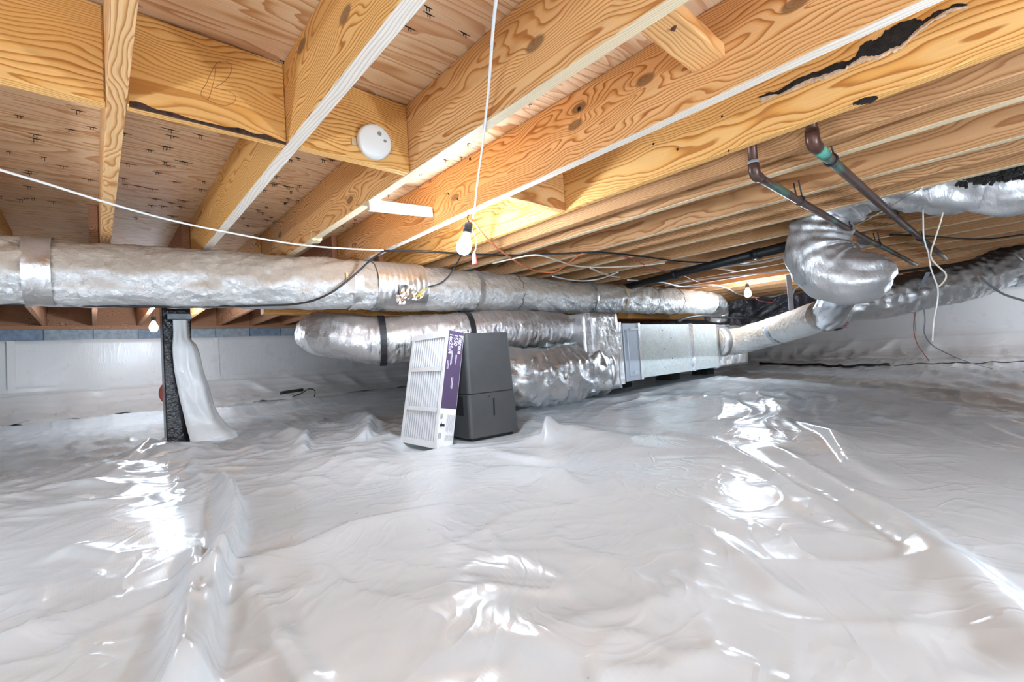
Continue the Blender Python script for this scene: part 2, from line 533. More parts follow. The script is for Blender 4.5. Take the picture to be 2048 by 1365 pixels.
M['tan_tape'] = simple('tan_tape', (0.62, 0.43, 0.24), 0.6, nscale=30)
M['blue_foam'] = simple('blue_grey_block', (0.22, 0.27, 0.33), 0.9, nscale=25, namp=0.25)


def copper():
    m, nt, b = newmat('copper_pipe'); k = N(nt)
    p = k.obj()
    n = k.noise(p, 9, 4, 0.6)
    c = k.ramp(n, [(0.30, (0.06, 0.032, 0.027)), (0.5, (0.13, 0.06, 0.042)), (0.72, (0.055, 0.043, 0.04))])
    g = k.rng(k.noise(k.vmath('ADD', p, (3, 1, 4)), 5, 3, 0.6), 0.56, 0.64, 0, 0.8)
    c = k.mix(g, c, (0.10, 0.26, 0.21))
    k.val(b.inputs['Base Color'], c); b.inputs['Metallic'].default_value = 0.55; b.inputs['Roughness'].default_value = 0.38
    return m


M['copper'] = copper()
M['patina'] = simple('green_patina', (0.10, 0.33, 0.25), 0.7, nscale=30, namp=0.4)


def emit(name, strength, col=(0.80, 0.97, 1.17)):
    m = bpy.data.materials.new(name); m.use_nodes = True
    nt = m.node_tree; nt.nodes.clear()
    o = nt.nodes.new('ShaderNodeOutputMaterial'); e = nt.nodes.new('ShaderNodeEmission')
    e.inputs[0].default_value = (*col, 1); e.inputs[1].default_value = strength
    nt.links.new(e.outputs[0], o.inputs[0])
    return m


M['bulb'] = emit('lit_bulb', BULB_W)
M['bulb_near'] = emit('lit_bulb_near', NEAR_W)
M['fill_left'] = emit('fill_bulb_left', BULB_W * 0.85)
M['bulb_far'] = emit('lit_bulb_far', BULB_W * 1.15)
M['fill_wall'] = emit('fill_bulb_wall', NEAR_W * 1.5)

# ------------------------------------------------------------------ the setting
X0, X1, Y0, Y1 = -3.2, 10.7, -3.2, 7.1
JB, JT = CAM_H + 0.672, CAM_H + 0.915           # joist bottom / top


def seg_field(x, y, pts, hs, ws, kind='round'):
    """height of a fold along a polyline"""
    best = np.full(x.shape, 1e9); H = np.zeros(x.shape); W = np.ones(x.shape); Sg = np.zeros(x.shape)
    for i in range(len(pts) - 1):
        ax_, ay_ = pts[i][0], pts[i][1]; bx, by = pts[i + 1][0], pts[i + 1][1]
        dx, dy = bx - ax_, by - ay_; L2 = dx * dx + dy * dy + 1e-12
        t = np.clip(((x - ax_) * dx + (y - ay_) * dy) / L2, 0, 1)
        qx = x - (ax_ + t * dx); qy = y - (ay_ + t * dy)
        d = np.sqrt(qx * qx + qy * qy)
        m = d < best
        best = np.where(m, d, best); H = np.where(m, hs[i] + (hs[i + 1] - hs[i]) * t, H)
        W = np.where(m, ws[i] + (ws[i + 1] - ws[i]) * t, W)
        Sg = np.where(m, np.sign(dx * qy - dy * qx), Sg)
    q = best / W
    if kind == 'round': return H * np.exp(-q * q)
    if kind == 'tent': return H * np.clip(1 - q, 0, 1) ** 1.4
    if kind == 'left': return H * np.where(Sg > 0, np.exp(-(q * 3.0) ** 2), np.exp(-q * q))      # steep on the left of travel
    if kind == 'right': return H * np.where(Sg < 0, np.exp(-(q * 3.0) ** 2), np.exp(-q * q))
    if kind == 'step': return H * np.where(Sg > 0, np.exp(-(q * 6) ** 2), np.exp(-(q * 0.7) ** 2))


FP = lambda *ps: [tuple(fl(*p))[:2] for p in ps]
FOLDS = [
    # the standing pleat in the left foreground
    (FP((452, 962), (470, 1010), (478, 1060), (470, 1120), (440, 1180), (420, 1260), (400, 1400)), [0.03, 0.085, 0.095, 0.07, 0.07, 0.065, 0.06], [0.045, 0.045, 0.04, 0.036, 0.042, 0.045, 0.045], 'left'),
    (FP((395, 1115), (390, 1200), (378, 1290), (370, 1400)), [0.02, 0.03, 0.03, 0.03], [0.03] * 4, 'left'),
    # overlap seam running left to right
    (FP((-60, 1300), (120, 1245), (330, 1195), (470, 1150), (600, 1115), (700, 1062), (860, 1020)), [0.012, 0.014, 0.02, 0.02, 0.018, 0.012, 0.004], [0.05] * 7, 'step'),
    (FP((180, 1290), (330, 1230), (480, 1190), (560, 1240)), [0.006, 0.012, 0.014, 0.004], [0.05] * 4, 'tent'),
    # rolled seam on the right
    (FP((1550, 905), (1600, 935), (1690, 985), (1780, 1040), (1860, 1100), (1930, 1165), (2000, 1230), (2120, 1340)), [0.016, 0.036, 0.042, 0.045, 0.048, 0.046, 0.043, 0.04], [0.04, 0.045, 0.048, 0.052, 0.055, 0.056, 0.06, 0.062], 'round'),
    (FP((1500, 930), (1620, 990), (1740, 1080), (1800, 1140)), [0.006, 0.012, 0.012, 0.004], [0.04] * 4, 'round'),
    (FP((1420, 880), (1500, 925), (1560, 960), (1610, 985)), [0.006, 0.02, 0.02, 0.006], [0.04] * 4, 'tent'),
    (FP((1600, 850), (1660, 880), (1700, 930), (1760, 960)), [0.01, 0.03, 0.02, 0.005], [0.06] * 4, 'right'),
    (FP((1430, 1075), (1480, 1120), (1560, 1185), (1620, 1210)), [0.004, 0.014, 0.016, 0.004], [0.045] * 4, 'tent'),
    (FP((1380, 1000), (1440, 1040), (1500, 1070)), [0.004, 0.014, 0.004], [0.06] * 3, 'tent'),
    # stiff tent right of the dehumidifier
    (FP((1090, 880), (1100, 862)), [0.055, 0.065], [0.05, 0.05], 'left'),
    (FP((1100, 872), (1150, 868), (1230, 885), (1300, 915)), [0.06, 0.05, 0.03, 0.0], [0.12, 0.13, 0.12, 0.1], 'round'),
    (FP((1040, 940), (1120, 950), (1180, 1000)), [0.03, 0.035, 0.0], [0.14, 0.12, 0.1], 'left'),
    # humps beside the filter and towards the pier
    (FP((735, 880), (745, 850), (720, 830)), [0.06, 0.07, 0.03], [0.07, 0.09, 0.1], 'right'),
    (FP((610, 905), (615, 880), (560, 870)), [0.035, 0.055, 0.03], [0.06, 0.08, 0.1], 'right'),
    (FP((300, 905), (360, 915), (420, 930)), [0.03, 0.05, 0.01], [0.10, 0.10, 0.1], 'round'),
    (FP((270, 925), (300, 905), (330, 890)), [0.02, 0.04, 0.03], [0.06, 0.07, 0.07], 'right'),
    (FP((640, 930), (720, 925), (860, 950), (990, 985)), [0.02, 0.03, 0.02, 0.0], [0.15, 0.18, 0.2, 0.15], 'round'),
    (FP((990, 905), (1060, 920), (1130, 925)), [0.01, 0.02, 0.0], [0.08] * 3, 'right'),
    (FP((820, 1330), (1000, 1290), (1150, 1330), (1300, 1375)), [0.006, 0.022, 0.02, 0.008], [0.10] * 4, 'right'),
    (FP((700, 1250), (900, 1210), (1020, 1235)), [0.004, 0.016, 0.006], [0.09] * 3, 'round'),
    (FP((520, 1220), (560, 1290), (620, 1380)), [0.01, 0.02, 0.02], [0.04] * 3, 'tent'),
    (FP((60, 1130), (140, 1100), (230, 1120), (300, 1095)), [0.0, 0.016, 0.016, 0.0], [0.05] * 4, 'right'),
    # heaps in front of the furnace
    (FP((1230, 800), (1330, 772), (1390, 750), (1440, 760)), [0.03, 0.06, 0.11, 0.05], [0.20, 0.22, 0.22, 0.2], 'tent'),
    (FP((1420, 745), (1470, 742)), [0.07, 0.05], [0.2, 0.2], 'tent'),
    (FP((1030, 830), (1120, 812), (1200, 800)), [0.03, 0.05, 0.04], [0.15, 0.15, 0.15], 'tent'),
]
MOUND_L = FP((0, 870), (200, 850), (330, 838), (470, 835), (640, 808), (800, 790))


def floor_height(x, y):
    z = 0.018 * y + 0.06 * np.exp(-((x - 4.2) ** 2 + (y - 2.8) ** 2) / 4)
    z += 0.020 * perlin(x * 0.9, y * 0.9, 1) + 0.010 * perlin(x * 2.2, y * 2.2, 2)
    wx = x + 0.12 * perlin(x * 1.7, y * 1.7, 5); wy = y + 0.12 * perlin(x * 1.7, y * 1.7, 6)
    # scattered creases
    msk = np.clip(0.5 + perlin(x * 0.8, y * 0.8, 9) * 1.4, 0.05, 1)
    z += 0.013 * msk * ridged(wx * 1.6, wy * 1.6, 3) ** 3
    z += 0.0055 * msk * ridged(wx * 3.6 + wy, wy * 3.2, 4) ** 3
    # sharper short creases in the foreground, many on the left
    lm = np.clip((1.5 - x) / 1.2, 0.25, 1) * np.clip(0.45 + perlin(x * 1.3, y * 1.3, 13) * 1.6, 0, 1)
    z += 0.009 * lm * ridged(wx * 4.5 - wy * 2.0, wy * 3.2 + wx * 1.5, 14) ** 4
    z += 0.004 * lm * ridged(wx * 7.5 + wy * 3.5, wy * 6.0, 15) ** 4
    # long parallel gathers towards the right-hand wall
    far = np.clip((x - 2.2) / 1.5, 0, 1)
    z += far * (0.020 * ridged((wx + 0.5 * wy) * 0.35, (wy - 0.35 * wx) * 3.0, 7) ** 2 + 0.010 * ridged((wx + 0.4 * wy) * 0.6, (wy - 0.3 * wx) * 6.0, 17) ** 2)
    # finer crinkles far left by the pier
    lft = np.clip((y - 1.9) / 1.0, 0, 1) * np.clip((2.2 - x) / 1.0, 0, 1)
    z += lft * (0.020 * ridged(wx * 2.0, wy * 2.6, 8) ** 2 + 0.012 * ridged(wx * 4.2, wy * 5.0, 18) ** 2)
    for pts, hs, ws, kd in FOLDS:
        z += seg_field(x, y, pts, hs, ws, kd)
    z += seg_field(x, y, MOUND_L, [0.05, 0.06, 0.07, 0.07, 0.06, 0.05], [0.3] * 6, 'right')
    # keep the sheet flat under the standing things
    for cx, cy, rr, tz in ((1.73, 2.22, 0.24, 0.036), (1.345, 2.28, 0.16, 0.022)):
        k = np.clip(1.6 - np.sqrt((x - cx) ** 2 + (y - cy) ** 2) / rr, 0, 1)
        k = k * k * (3 - 2 * k)
        z = z * (1 - k) + tz * k
    under = ((x > 2.7) & (x < 6.7) & (y > 2.25) & (y < 3.2))
    z = np.where(under, np.minimum(z, 0.115), z)
    return z


def graded(a, b, lo, hi, fine, g=1.045, big=0.16):
    c = list(np.arange(lo, hi, fine)); s = fine; q = lo; left = []
    while q > a:
        s = min(s * g, big); q -= s; left.append(max(q, a))
    s = fine; q = c[-1]; right = []
    while q < b:
        s = min(s * g, big); q += s; right.append(min(q, b))
    return np.array(left[::-1] + c + right)


gx = graded(X0, X1, -0.3, 3.0, 0.0115); gy = graded(Y0, Y1, 0.25, 2.9, 0.0115)
XX, YY = np.meshgrid(gx, gy, indexing='ij')
ZZ = floor_height(XX, YY)
nv = XX.size; nx, ny = XX.shape
me = bpy.data.meshes.new('floor')
me.vertices.add(nv)
me.vertices.foreach_set('co', np.stack([XX, YY, ZZ], -1).astype(np.float32).ravel())
ii, jj = np.meshgrid(np.arange(nx - 1), np.arange(ny - 1), indexing='ij')
a = (ii * ny + jj).ravel()
q = np.stack([a, a + ny, a + ny + 1, a + 1], -1).astype(np.int32)
me.loops.add(q.size); me.polygons.add(len(q))
me.loops.foreach_set('vertex_index', q.ravel())
me.polygons.foreach_set('loop_start', np.arange(0, q.size, 4, dtype=np.int32))
me.polygons.foreach_set('loop_total', np.full(len(q), 4, dtype=np.int32))
me.polygons.foreach_set('use_smooth', np.ones(len(q), dtype=bool))
me.update(); me.validate()
floor = link('floor', me, M['membrane'], kind='structure')
floor['label'] = 'wrinkled white plastic vapour barrier covering the whole crawl space ground'


def gz(x, y):
    return float(floor_height(np.array([x]), np.array([y]))[0])


# foundation walls: masonry, sill and the plastic sheet fixed to them -----------------
def wall(name, axis, pos, a0, a1, label, ztop=1.015, cover=True):
    """axis 'y': plane y=pos spanning x; axis 'x': plane x=pos spanning y; room side is the low side for +pos"""
    sgn = 1 if pos > 0 else -1
    def put(mb, lo, hi, d0, d1, z0, z1):
        p0, p1 = sorted((pos + sgn * d0, pos + sgn * d1))
        if axis == 'y': mb.box(lo, hi, p0, p1, z0, z1)
        else: mb.box(p0, p1, lo, hi, z0, z1)
    mb = MB(); put(mb, a0, a1, 0.02, 0.22, -0.3, 1.132)
    wl = mb.build(name, M['concrete'], kind='structure'); wl['label'] = label
    # top course of blocks, left bare above the sheet
    nb = int((a1 - a0) / 0.4)
    base = None
    for i in range(nb):
        mb = MB(); lo = a0 + i * 0.4
        put(mb, lo + 0.005, lo + 0.395, 0.0, 0.03, 0.94, 1.128)
        mb.build('block', M['concrete'] if (i * 7) % 3 else M['blue_foam'], wl, bevel=0.004)
    mb = MB(); put(mb, a0, a1, 0.0, 0.14, 1.132, 1.172)
    mb.build('sill_plate', M['pine_red'], wl)
    mb = MB(); put(mb, a0, a1, 0.10, 0.14, 1.172, JT)
    mb.build('rim_board', M['pine_red'], wl)
    if cover:
        # sheet with a skirt that runs out on to the ground
        n = int((a1 - a0) / 0.03); prof = [(0.0, ztop), (0.012, ztop - 0.01), (0.016, 0.75), (0.018, 0.55), (0.02, 0.42), (0.03, 0.40), (0.04, 0.32), (0.06, 0.26), (0.12, 0.2), (0.24, 0.15), (0.42, 0.11)]
        us = a0 + (a1 - a0) * np.arange(n + 1) / n
        V = []; Fc = []
        P2 = []
        for i in range(len(prof) - 1):
            for t in np.linspace(0, 1, 6, endpoint=False):
                P2.append((prof[i][0] + (prof[i + 1][0] - prof[i][0]) * t, prof[i][1] + (prof[i + 1][1] - prof[i][1]) * t))
        P2.append(prof[-1])
        D = np.array([p[0] for p in P2])[None, :] + 0 * us[:, None]; Zq = np.array([p[1] for p in P2])[None, :] + 0 * us[:, None]
        Uq = us[:, None] + 0 * D
        low = np.clip((0.5 - Zq) / 0.2, 0, 1)
        D = D + 0.006 * (1 - low) * perlin(Uq * 1.5, Zq * 2, 21) + low * (0.035 * ridged(Uq * 1.6 + Zq * 1.5, Zq * 1.2, 22) ** 2 + 0.02 * perlin(Uq * 3.3, Zq * 4, 23) + 0.02)
        D = np.maximum(D, 0.004)
        Zq = Zq + 0.012 * (Zq > ztop - 0.02) * perlin(Uq * 0.7, 0 * Uq, 25) + low * 0.03 * perlin(Uq * 1.3, Zq * 3, 24)
        if axis == 'y':
            xs, ys = Uq, pos - sgn * D
        else:
            xs, ys = pos - sgn * D, Uq
        last = floor_height(xs[:, -1], ys[:, -1]) - 0.03
        Zq[:, -1] = np.minimum(Zq[:, -1], last)
        gf = floor_height(xs.ravel(), ys.ravel()).reshape(xs.shape)
        Zq = np.where(low > 0.2, np.maximum(Zq + (gf - 0.1) * low, gf - 0.02), Zq)
        V = np.stack([xs, ys, Zq], -1).reshape(-1, 3); m_ = len(P2)
        for i in range(n):
            for j in range(m_ - 1):
                Fc.append((i * m_ + j, (i + 1) * m_ + j, (i + 1) * m_ + j + 1, i * m_ + j + 1))
        link('wall_sheet', mesh('wall_sheet', V.tolist(), Fc, True), M['membrane_wall'], wl)
        # taped vertical laps and the horizontal tape line
        for i, u0 in enumerate(np.arange(a0 + 0.7, a1, 1.83)):
            mb = MB(); put(mb, u0, u0 + 0.06, -0.030, -0.018, 0.5, ztop - 0.012)
            mb.build('tape_strip', M['membrane_wall'], wl)
        mb = MB(); put(mb, a0, a1, -0.033, -0.024, 0.46, 0.50)
        mb.build('tape_strip', M['membrane_wall'], wl)
    return wl


wall('wall_back', 'y', Y1, X0, X1, 'far foundation wall with white plastic sheet under a row of grey blocks')
wall('wall_right', 'x', X1, Y0, Y1, 'right-hand foundation wall covered in white plastic sheet to the sill', ztop=1.09)
wall('wall_left', 'x', X0, Y0, Y1, 'left foundation wall covered in white plastic sheet')
wall('wall_front', 'y', Y0, X0, X1, 'foundation wall behind the photographer covered in white plastic sheet')

# ------------------------------------------------------------------ subfloor deck
mb = MB().box(X0 - 0.2, X1 + 0.2, Y0 - 0.2, Y1 + 0.2, JT + 0.022, JT + 0.03)
ceiling = mb.build('ceiling', M['plywood'], kind='structure'); ceiling['label'] = 'plywood subfloor deck above the joists'
row = 0; y = Y0
while y < Y1:
    y2 = min(y + 1.2192, Y1 + 0.1); x = X0 - (1.2192 if row % 2 else 0.35)
    while x < X1:
        xa, xb = max(x, X0 - .1), min(x + 2.4384, X1 + .1)
        if xb - xa > 0.1:
            MB().box(xa + 0.0015, xb - 0.0015, y + 0.0015, y2 - 0.0015, JT, JT + 0.019).build('subfloor_panel', M['plywood'], ceiling)
        x += 2.4384
    y += 1.2192; row += 1

# flooring staples that came through the plywood
mb = MB(); mbs = MB(); rs = random.Random(5)
for _ in range(300):
    x = rs.uniform(-0.5, 1.4) if rs.random() < .8 else rs.uniform(1.4, 4); y = rs.uniform(1.5, 3.3) if rs.random() < .85 else rs.uniform(0.3, 1.4)
    x = round(x / 0.06) * 0.06 + rs.uniform(-.02, .02)
    a = rs.uniform(-0.3, 0.3); ca, sa = math.cos(a), math.sin(a)
    for d in (-0.004, 0.004):
        px_, py_ = x + d * ca, y + d * sa
        l = rs.uniform(0.008, 0.016)
        mb.box(px_ - .0009, px_ + .0009, py_ - .0009, py_ + .0009, JT - l, JT + .002)
    L = rs.uniform(0.008, 0.03)
    mbs.quad_box([(x - L, y, JT - .0012), (x, y - .0016, JT - .0022), (x + L, y, JT - .0012), (x, y + .0016, JT - .0022),
                  (x - L, y, JT + .001), (x, y - .0016, JT + .001), (x + L, y, JT + .001), (x, y + .0016, JT + .001)])
mb.build('flooring_staples', M['iron'], ceiling, kind='stuff')
mbs.build('staple_splinters', M['rot'], ceiling, kind='stuff')

# ------------------------------------------------------------------ lumber
LUM = 0


def lumber(name, x0, x1, y0, y1, z0, z1, mat, label=None, cat=None, group=None, parent=None, axis='y', bevel=0.003, rotz=0.0, wander=0.0):
    """board whose long axis becomes local Y"""
    cx, cy, cz = (x0 + x1) / 2, (y0 + y1) / 2, (z0 + z1) / 2
    if axis == 'y': hx, hy, rz = (x1 - x0) / 2, (y1 - y0) / 2, rotz
    else: hx, hy, rz = (y1 - y0) / 2, (x1 - x0) / 2, rotz + math.pi / 2
    hz = (z1 - z0) / 2
    me = MB().box(-hx, hx, -hy, hy, -hz, hz).me(name, bevel)
    o = bpy.data.objects.new(name, me); me.materials.append(mat)
    COL.objects.link(o)
    o.location = (cx, cy, cz); o.rotation_euler = (0, 0, rz)
    finish(o, label, cat, group)
    if parent is not None:
        o.parent = parent; o.matrix_parent_inverse = world_of(parent).inverted()
    return o


SP = 0.4055; TH = 0.038
ORD = ['first', 'second', 'third', 'fourth', 'fifth', 'sixth', 'seventh', 'eighth', 'ninth', 'tenth', 'eleventh', 'twelfth', 'thirteenth', 'fourteenth',
       'fifteenth', 'sixteenth', 'seventeenth', 'eighteenth', 'nineteenth', 'twentieth', 'twenty-first', 'twenty-second', 'twenty-third',
       'twenty-fourth', 'twenty-fifth', 'twenty-sixth', 'twenty-seventh', 'twenty-eighth', 'twenty-ninth', 'thirtieth', 'thirty-first', 'thirty-second', 'thirty-third']
JX = [0.0366 + SP * k for k in range(-7, 26)]      # left faces; index 7 is the joist that meets the left of the frame
# measured exceptions in view
for k, v in {1: 0.437, 2: 0.839, 3: 1.268, 4: 1.659, 5: 2.055, 6: 2.475, 7: 2.900}.items(): JX[7 + k] = v
for k in range(8, 26): JX[7 + k] = 2.900 + SP * (k - 7)
SPECIAL = {0: 'floor joist at the left of the frame, seen almost end-on with its narrow edge down',
           1: 'floor joist with a chalk-white lower edge left of the smoke alarm',
           2: 'floor joist with a large round knot just right of the smoke alarm',
           3: 'floor joist whose pale lower edge passes over the hanging work bulb',
           4: 'floor joist split by a long black rotten cavity at upper right',
           5: 'floor joist passing just beyond the first copper pipe riser pair, third from the rotten one',
           6: 'floor joist with a dark stain, just beyond the copper risers at right',
           7: 'floor joist that hides the top of the foil flex duct at far right'}
MATS = ['pine', 'pine_fine', 'pine_gold', 'pine']
SETMAT = {0: 'pine_fine', 1: 'pine_gold', 2: 'pine', 3: 'pine', 4: 'pine_gold', 5: 'pine_brown_shade', 6: 'pine_brown_shade', 7: 'pine_brown_shade'}
PINE = ((0.90, 0.575, 0.28), (0.79, 0.395, 0.13), (0.43, 0.135, 0.028)); GOLD = ((0.91, 0.55, 0.21), (0.82, 0.40, 0.10), (0.45, 0.15, 0.026))
KNOTS = {1: (('g', GOLD, 100), [(603, 92), (690, 30)]), 2: (('p', PINE, 105), [(1070, 88), (700, 400), (560, 470), (1330, -60)]),
         3: (('p', PINE, 100), [(1150, 250), (1158, 216), (910, 395), (1590, 8), (1290, 160)])}
joists = {}
for i, x in enumerate(JX):
    k = i - 7
    if x > X1 - 0.1: continue
    if k < 0: lab = ORD[-k - 1] + ' floor joist beyond the left edge of the frame, over the trunk duct'
    else: lab = SPECIAL.get(k, ORD[k] + ' floor joist counted from the left edge of the frame')
    if k in KNOTS:
        nm, cols, fq = KNOTS[k][0]
        pp = [ax(px, py, x) for px, py in KNOTS[k][1]]
        M['board_%d' % k] = wood_mat('pine_knotty_%d' % k, *cols, freq=fq, pts=[(p.y - (Y0 + 3.88) / 2, p.z - (JB + JT) / 2) for p in pp])
        SETMAT[k] = 'board_%d' % k
    mt = M[SETMAT.get(k, MATS[i % 4] if k < 8 else 'pine_brown_shade')]
    joists[k] = lumber('floor_joist', x, x + TH, Y0, 3.88, JB, JT, mt, lab, 'joist', 'floor joists on the near side of the girder')
    # joist of the far span, lapped beside it over the girder
    if k < 0: lab2 = ORD[-k - 1] + ' far-span joist beyond the left edge of the frame, behind the girder'
    else: lab2 = 'far-span joist lapped beside the ' + ORD[k] + ' floor joist beyond the girder'
    lumber('far_joist', x - TH - 0.002, x - 0.002, 3.12 + 0.1 * ((k * 7) % 3), Y1 + 0.1, JB, JT, M['pine_red'] if k != 2 else M['pine'], lab2, 'joist', 'floor joists of the far span')
# two extra joists sistered into the bays beside the pipes
lumber('sister_joist', 1.850, 1.905, Y0, 3.6, JB - 0.004, JT, M['pine_brown_shade'], 'extra joist with a ragged lower edge squeezed in between the two copper risers', 'joist', 'sistered joists')
lumber('sister_joist', 2.700, 2.738, Y0, 3.6, JB, JT, M['pine_brown_shade'], 'extra joist midway in the bay left of the far right flex duct', 'joist', 'sistered joists')

# paler strips along the lower edges
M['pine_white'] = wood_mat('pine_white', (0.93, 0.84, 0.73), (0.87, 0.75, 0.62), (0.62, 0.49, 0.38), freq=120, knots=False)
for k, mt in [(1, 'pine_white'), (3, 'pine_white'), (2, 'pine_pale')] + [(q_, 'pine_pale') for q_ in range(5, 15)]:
    lumber('pale_edge', JX[7 + k] + .0015, JX[7 + k] + TH - .0015, Y0, 3.6, JB - .0012, JB + .001, M[mt], parent=joists[k], bevel=0.0)['label'] = 'pale lower edge'

# solid blocking between joists
def blocking(k, y, label, mat='pine_gold', z0=JB - .003, z1=JT - .004, skew=0.0, k2=None):
    return lumber('blocking', JX[7 + k] + TH + .001, JX[7 + (k2 or k + 1)] - .001, y, y + .038, z0, z1, M[mat], label, 'blocking', 'solid blocking between the joists', axis='x', rotz=skew)


blocking(-1, 1.425, 'blocking board at the upper left corner left of the end-on joist')
B12 = blocking(0, 1.405, 'blocking board with a pencilled letter B and a dark bark edge')
B23 = blocking(1, 1.395, 'blocking board that carries the round white smoke alarm')
blocking(3, 1.390, 'blocking board up behind the hanging work bulb', 'pine')
blocking(8, 1.75, 'small far blocking board left of the foil elbow', 'pine_fine')
blocking(10, 1.75, 'small far blocking board above the lit bulb near the furnace', 'pine_fine')
# bark edge and pencilled letter on the first of them
mb = MB(); rs = random.Random(3); pr = None
xa, xb = JX[7] + TH + .004, JX[8] - .004
for i in range(26):
    t0, t1 = i / 26, (i + 1) / 26
    d0, d1 = [0.006 + 0.010 * (0.5 + 0.5 * math.sin(t * 9 + 1)) * (0.6 + 0.4 * math.sin(t * 31)) for t in (t0, t1)]
    xs0, xs1 = xa + (xb - xa) * t0, xa + (xb - xa) * t1
    zb = JB - .006
    mb.quad_box([(xs0, 1.4015, zb), (xs1, 1.4015, zb), (xs1, 1.409, zb), (xs0, 1.409, zb), (xs0, 1.4025, zb + d0), (xs1, 1.4025, zb + d1), (xs1, 1.407, zb + d1), (xs0, 1.407, zb + d0)])
mb.build('bark_edge', M['bark'], B12, label='dark bark along the lower edge')
Bpx = [(432, 132), (428, 160), (420, 190), (414, 200), (408, 196), (402, 190), (404, 180), (412, 168), (420, 150), (432, 128), (446, 122), (460, 127), (463, 140), (455, 156), (440, 170), (430, 176), (448, 180), (466, 187), (472, 196), (466, 206), (450, 211), (430, 207), (416, 200)]
MB().tube(smooth_path([ay(px, py, 1.4045) for px, py in Bpx], 0.006), 0.0006, 5).build('pencil_letter', M['pencil'], B12, label='pencilled letter B')

# small scraps of wood nailed up here and there
lumber('spacer_board', JX[9] + TH - 0.01, JX[10] - .001, 0.475, 0.565, CAM_H + .762, CAM_H + .80, M['pine'], 'short flat spacer board at the top right bridging two joists', 'board', axis='x')
sp = bpy.data.objects['spacer_board']
MB().tube(smooth_path([ax(1343, 18, 1.02), ax(1352, 30, 1.03), ax(1350, 48, 1.045), ax(1345, 62, 1.05)], .01), 0.006, 8).build('rusty_bracket', M['rust'], sp, label='bent rusty nail')
st0, st1 = Vector((0.845, 1.735, JB - .018)), Vector((1.262, 1.91, CAM_H + .742))
d = (st1 - st0); mb = MB(); mb.obox(st0 - Vector((0, 0, .02)), d, Vector((0, .018, 0)), Vector((0, 0, .045)))
mb.build('cleat_stick', M['pine_pale'], label='pale wooden stick bridging two joists left of the hanging bulb', cat='stick')
c = az(632, 472, JB + .02)
mb = MB(); mb.obox(c + Vector((-.03, -.02, -.03)), (.05, -.012, 0), (.012, .07, 0), (0, .0, .055))
mb.build('scrap_block', M['pine_pale'], bevel=.006, label='small splintered scrap block on the joist edge over the trunk duct', cat='block')

# rotten cavity in the split joist
XJ4 = JX[11]
up = [(1515, 195), (1560, 178), (1610, 150), (1640, 140), (1680, 122), (1700, 120), (1712, 112), (1720, 92), (1738, 80), (1752, 82), (1770, 62), (1800, 45), (1830, 38), (1850, 40), (1870, 25), (1905, 10), (1945, 6)]
lo = [(1520, 198), (1570, 184), (1615, 160), (1650, 150), (1690, 136), (1705, 125), (1730, 112), (1748, 114), (1765, 110), (1780, 98), (1800, 92), (1815, 80), (1832, 62), (1850, 48), (1872, 32), (1905, 16), (1945, 10)]
def patch(up, lo, x, th, jit, seed):
    rs = random.Random(seed); V = []; Fc = []; n = len(up)
    U2 = []; L2 = []
    for i in range(n - 1):
        for t in (0, .25, .5, .75):
            U2.append((up[i][0] + (up[i + 1][0] - up[i][0]) * t, up[i][1] + (up[i + 1][1] - up[i][1]) * t + rs.uniform(-jit, jit)))
            L2.append((lo[i][0] + (lo[i + 1][0] - lo[i][0]) * t, lo[i][1] + (lo[i + 1][1] - lo[i][1]) * t + rs.uniform(-jit, jit)))
    for u_, l_ in zip(U2, L2):
        V += [ax(*u_, x - .0008), ax(*l_, x - .0008), ax((u_[0] + l_[0]) / 2, (u_[1] + l_[1]) / 2, x - th * rs.uniform(.5, 1)), ]
    for i in range(len(U2) - 1):
        b = i * 3
        Fc += [(b, b + 2, b + 5, b + 3), (b + 2, b + 1, b + 4, b + 5)]
    return mesh('patch', V, Fc)
cav = link('rot_cavity', patch(up, lo, XJ4, .004, 2.5, 4), M['rot'], joists[4], label='black rotten cavity')
lo2 = [(p[0] + 3, p[1] + 3 + 5 * abs(math.sin(p[0] * .05))) for p in lo]
link('splintered_edge', patch([(p[0], p[1] - 1) for p in lo], lo2, XJ4, .003, 3, 8), M['splinter'], joists[4], label='pale splintered edge under the cavity')
link('edge_notch', patch([(1705, 206), (1720, 198), (1740, 192), (1760, 193)], [(1706, 210), (1725, 210), (1745, 205), (1760, 196)], XJ4, .004, 1, 2), M['rot'], joists[4])
# dark nail holes and small bored knots
def dots(parent, x, pts, mat='rot'):
    for px, py, r in pts:
        c = ax(px, py, x)
        MB().lathe([(r, 0), (r * .95, .0012), (r * .5, .002)], c + Vector((.0005, 0, 0)), (-1, 0, 0), 12).build('nail_hole', M[mat], parent)
dots(joists[4], XJ4, [(1307, 288, .005), (1355, 299, .005), (1444, 233, .004), (1457, 302, .004)])
dots(joists[3], JX[10], [(1158, 218, .008), (897, 388, .006), (915, 398, .005), (940, 318, .007)])

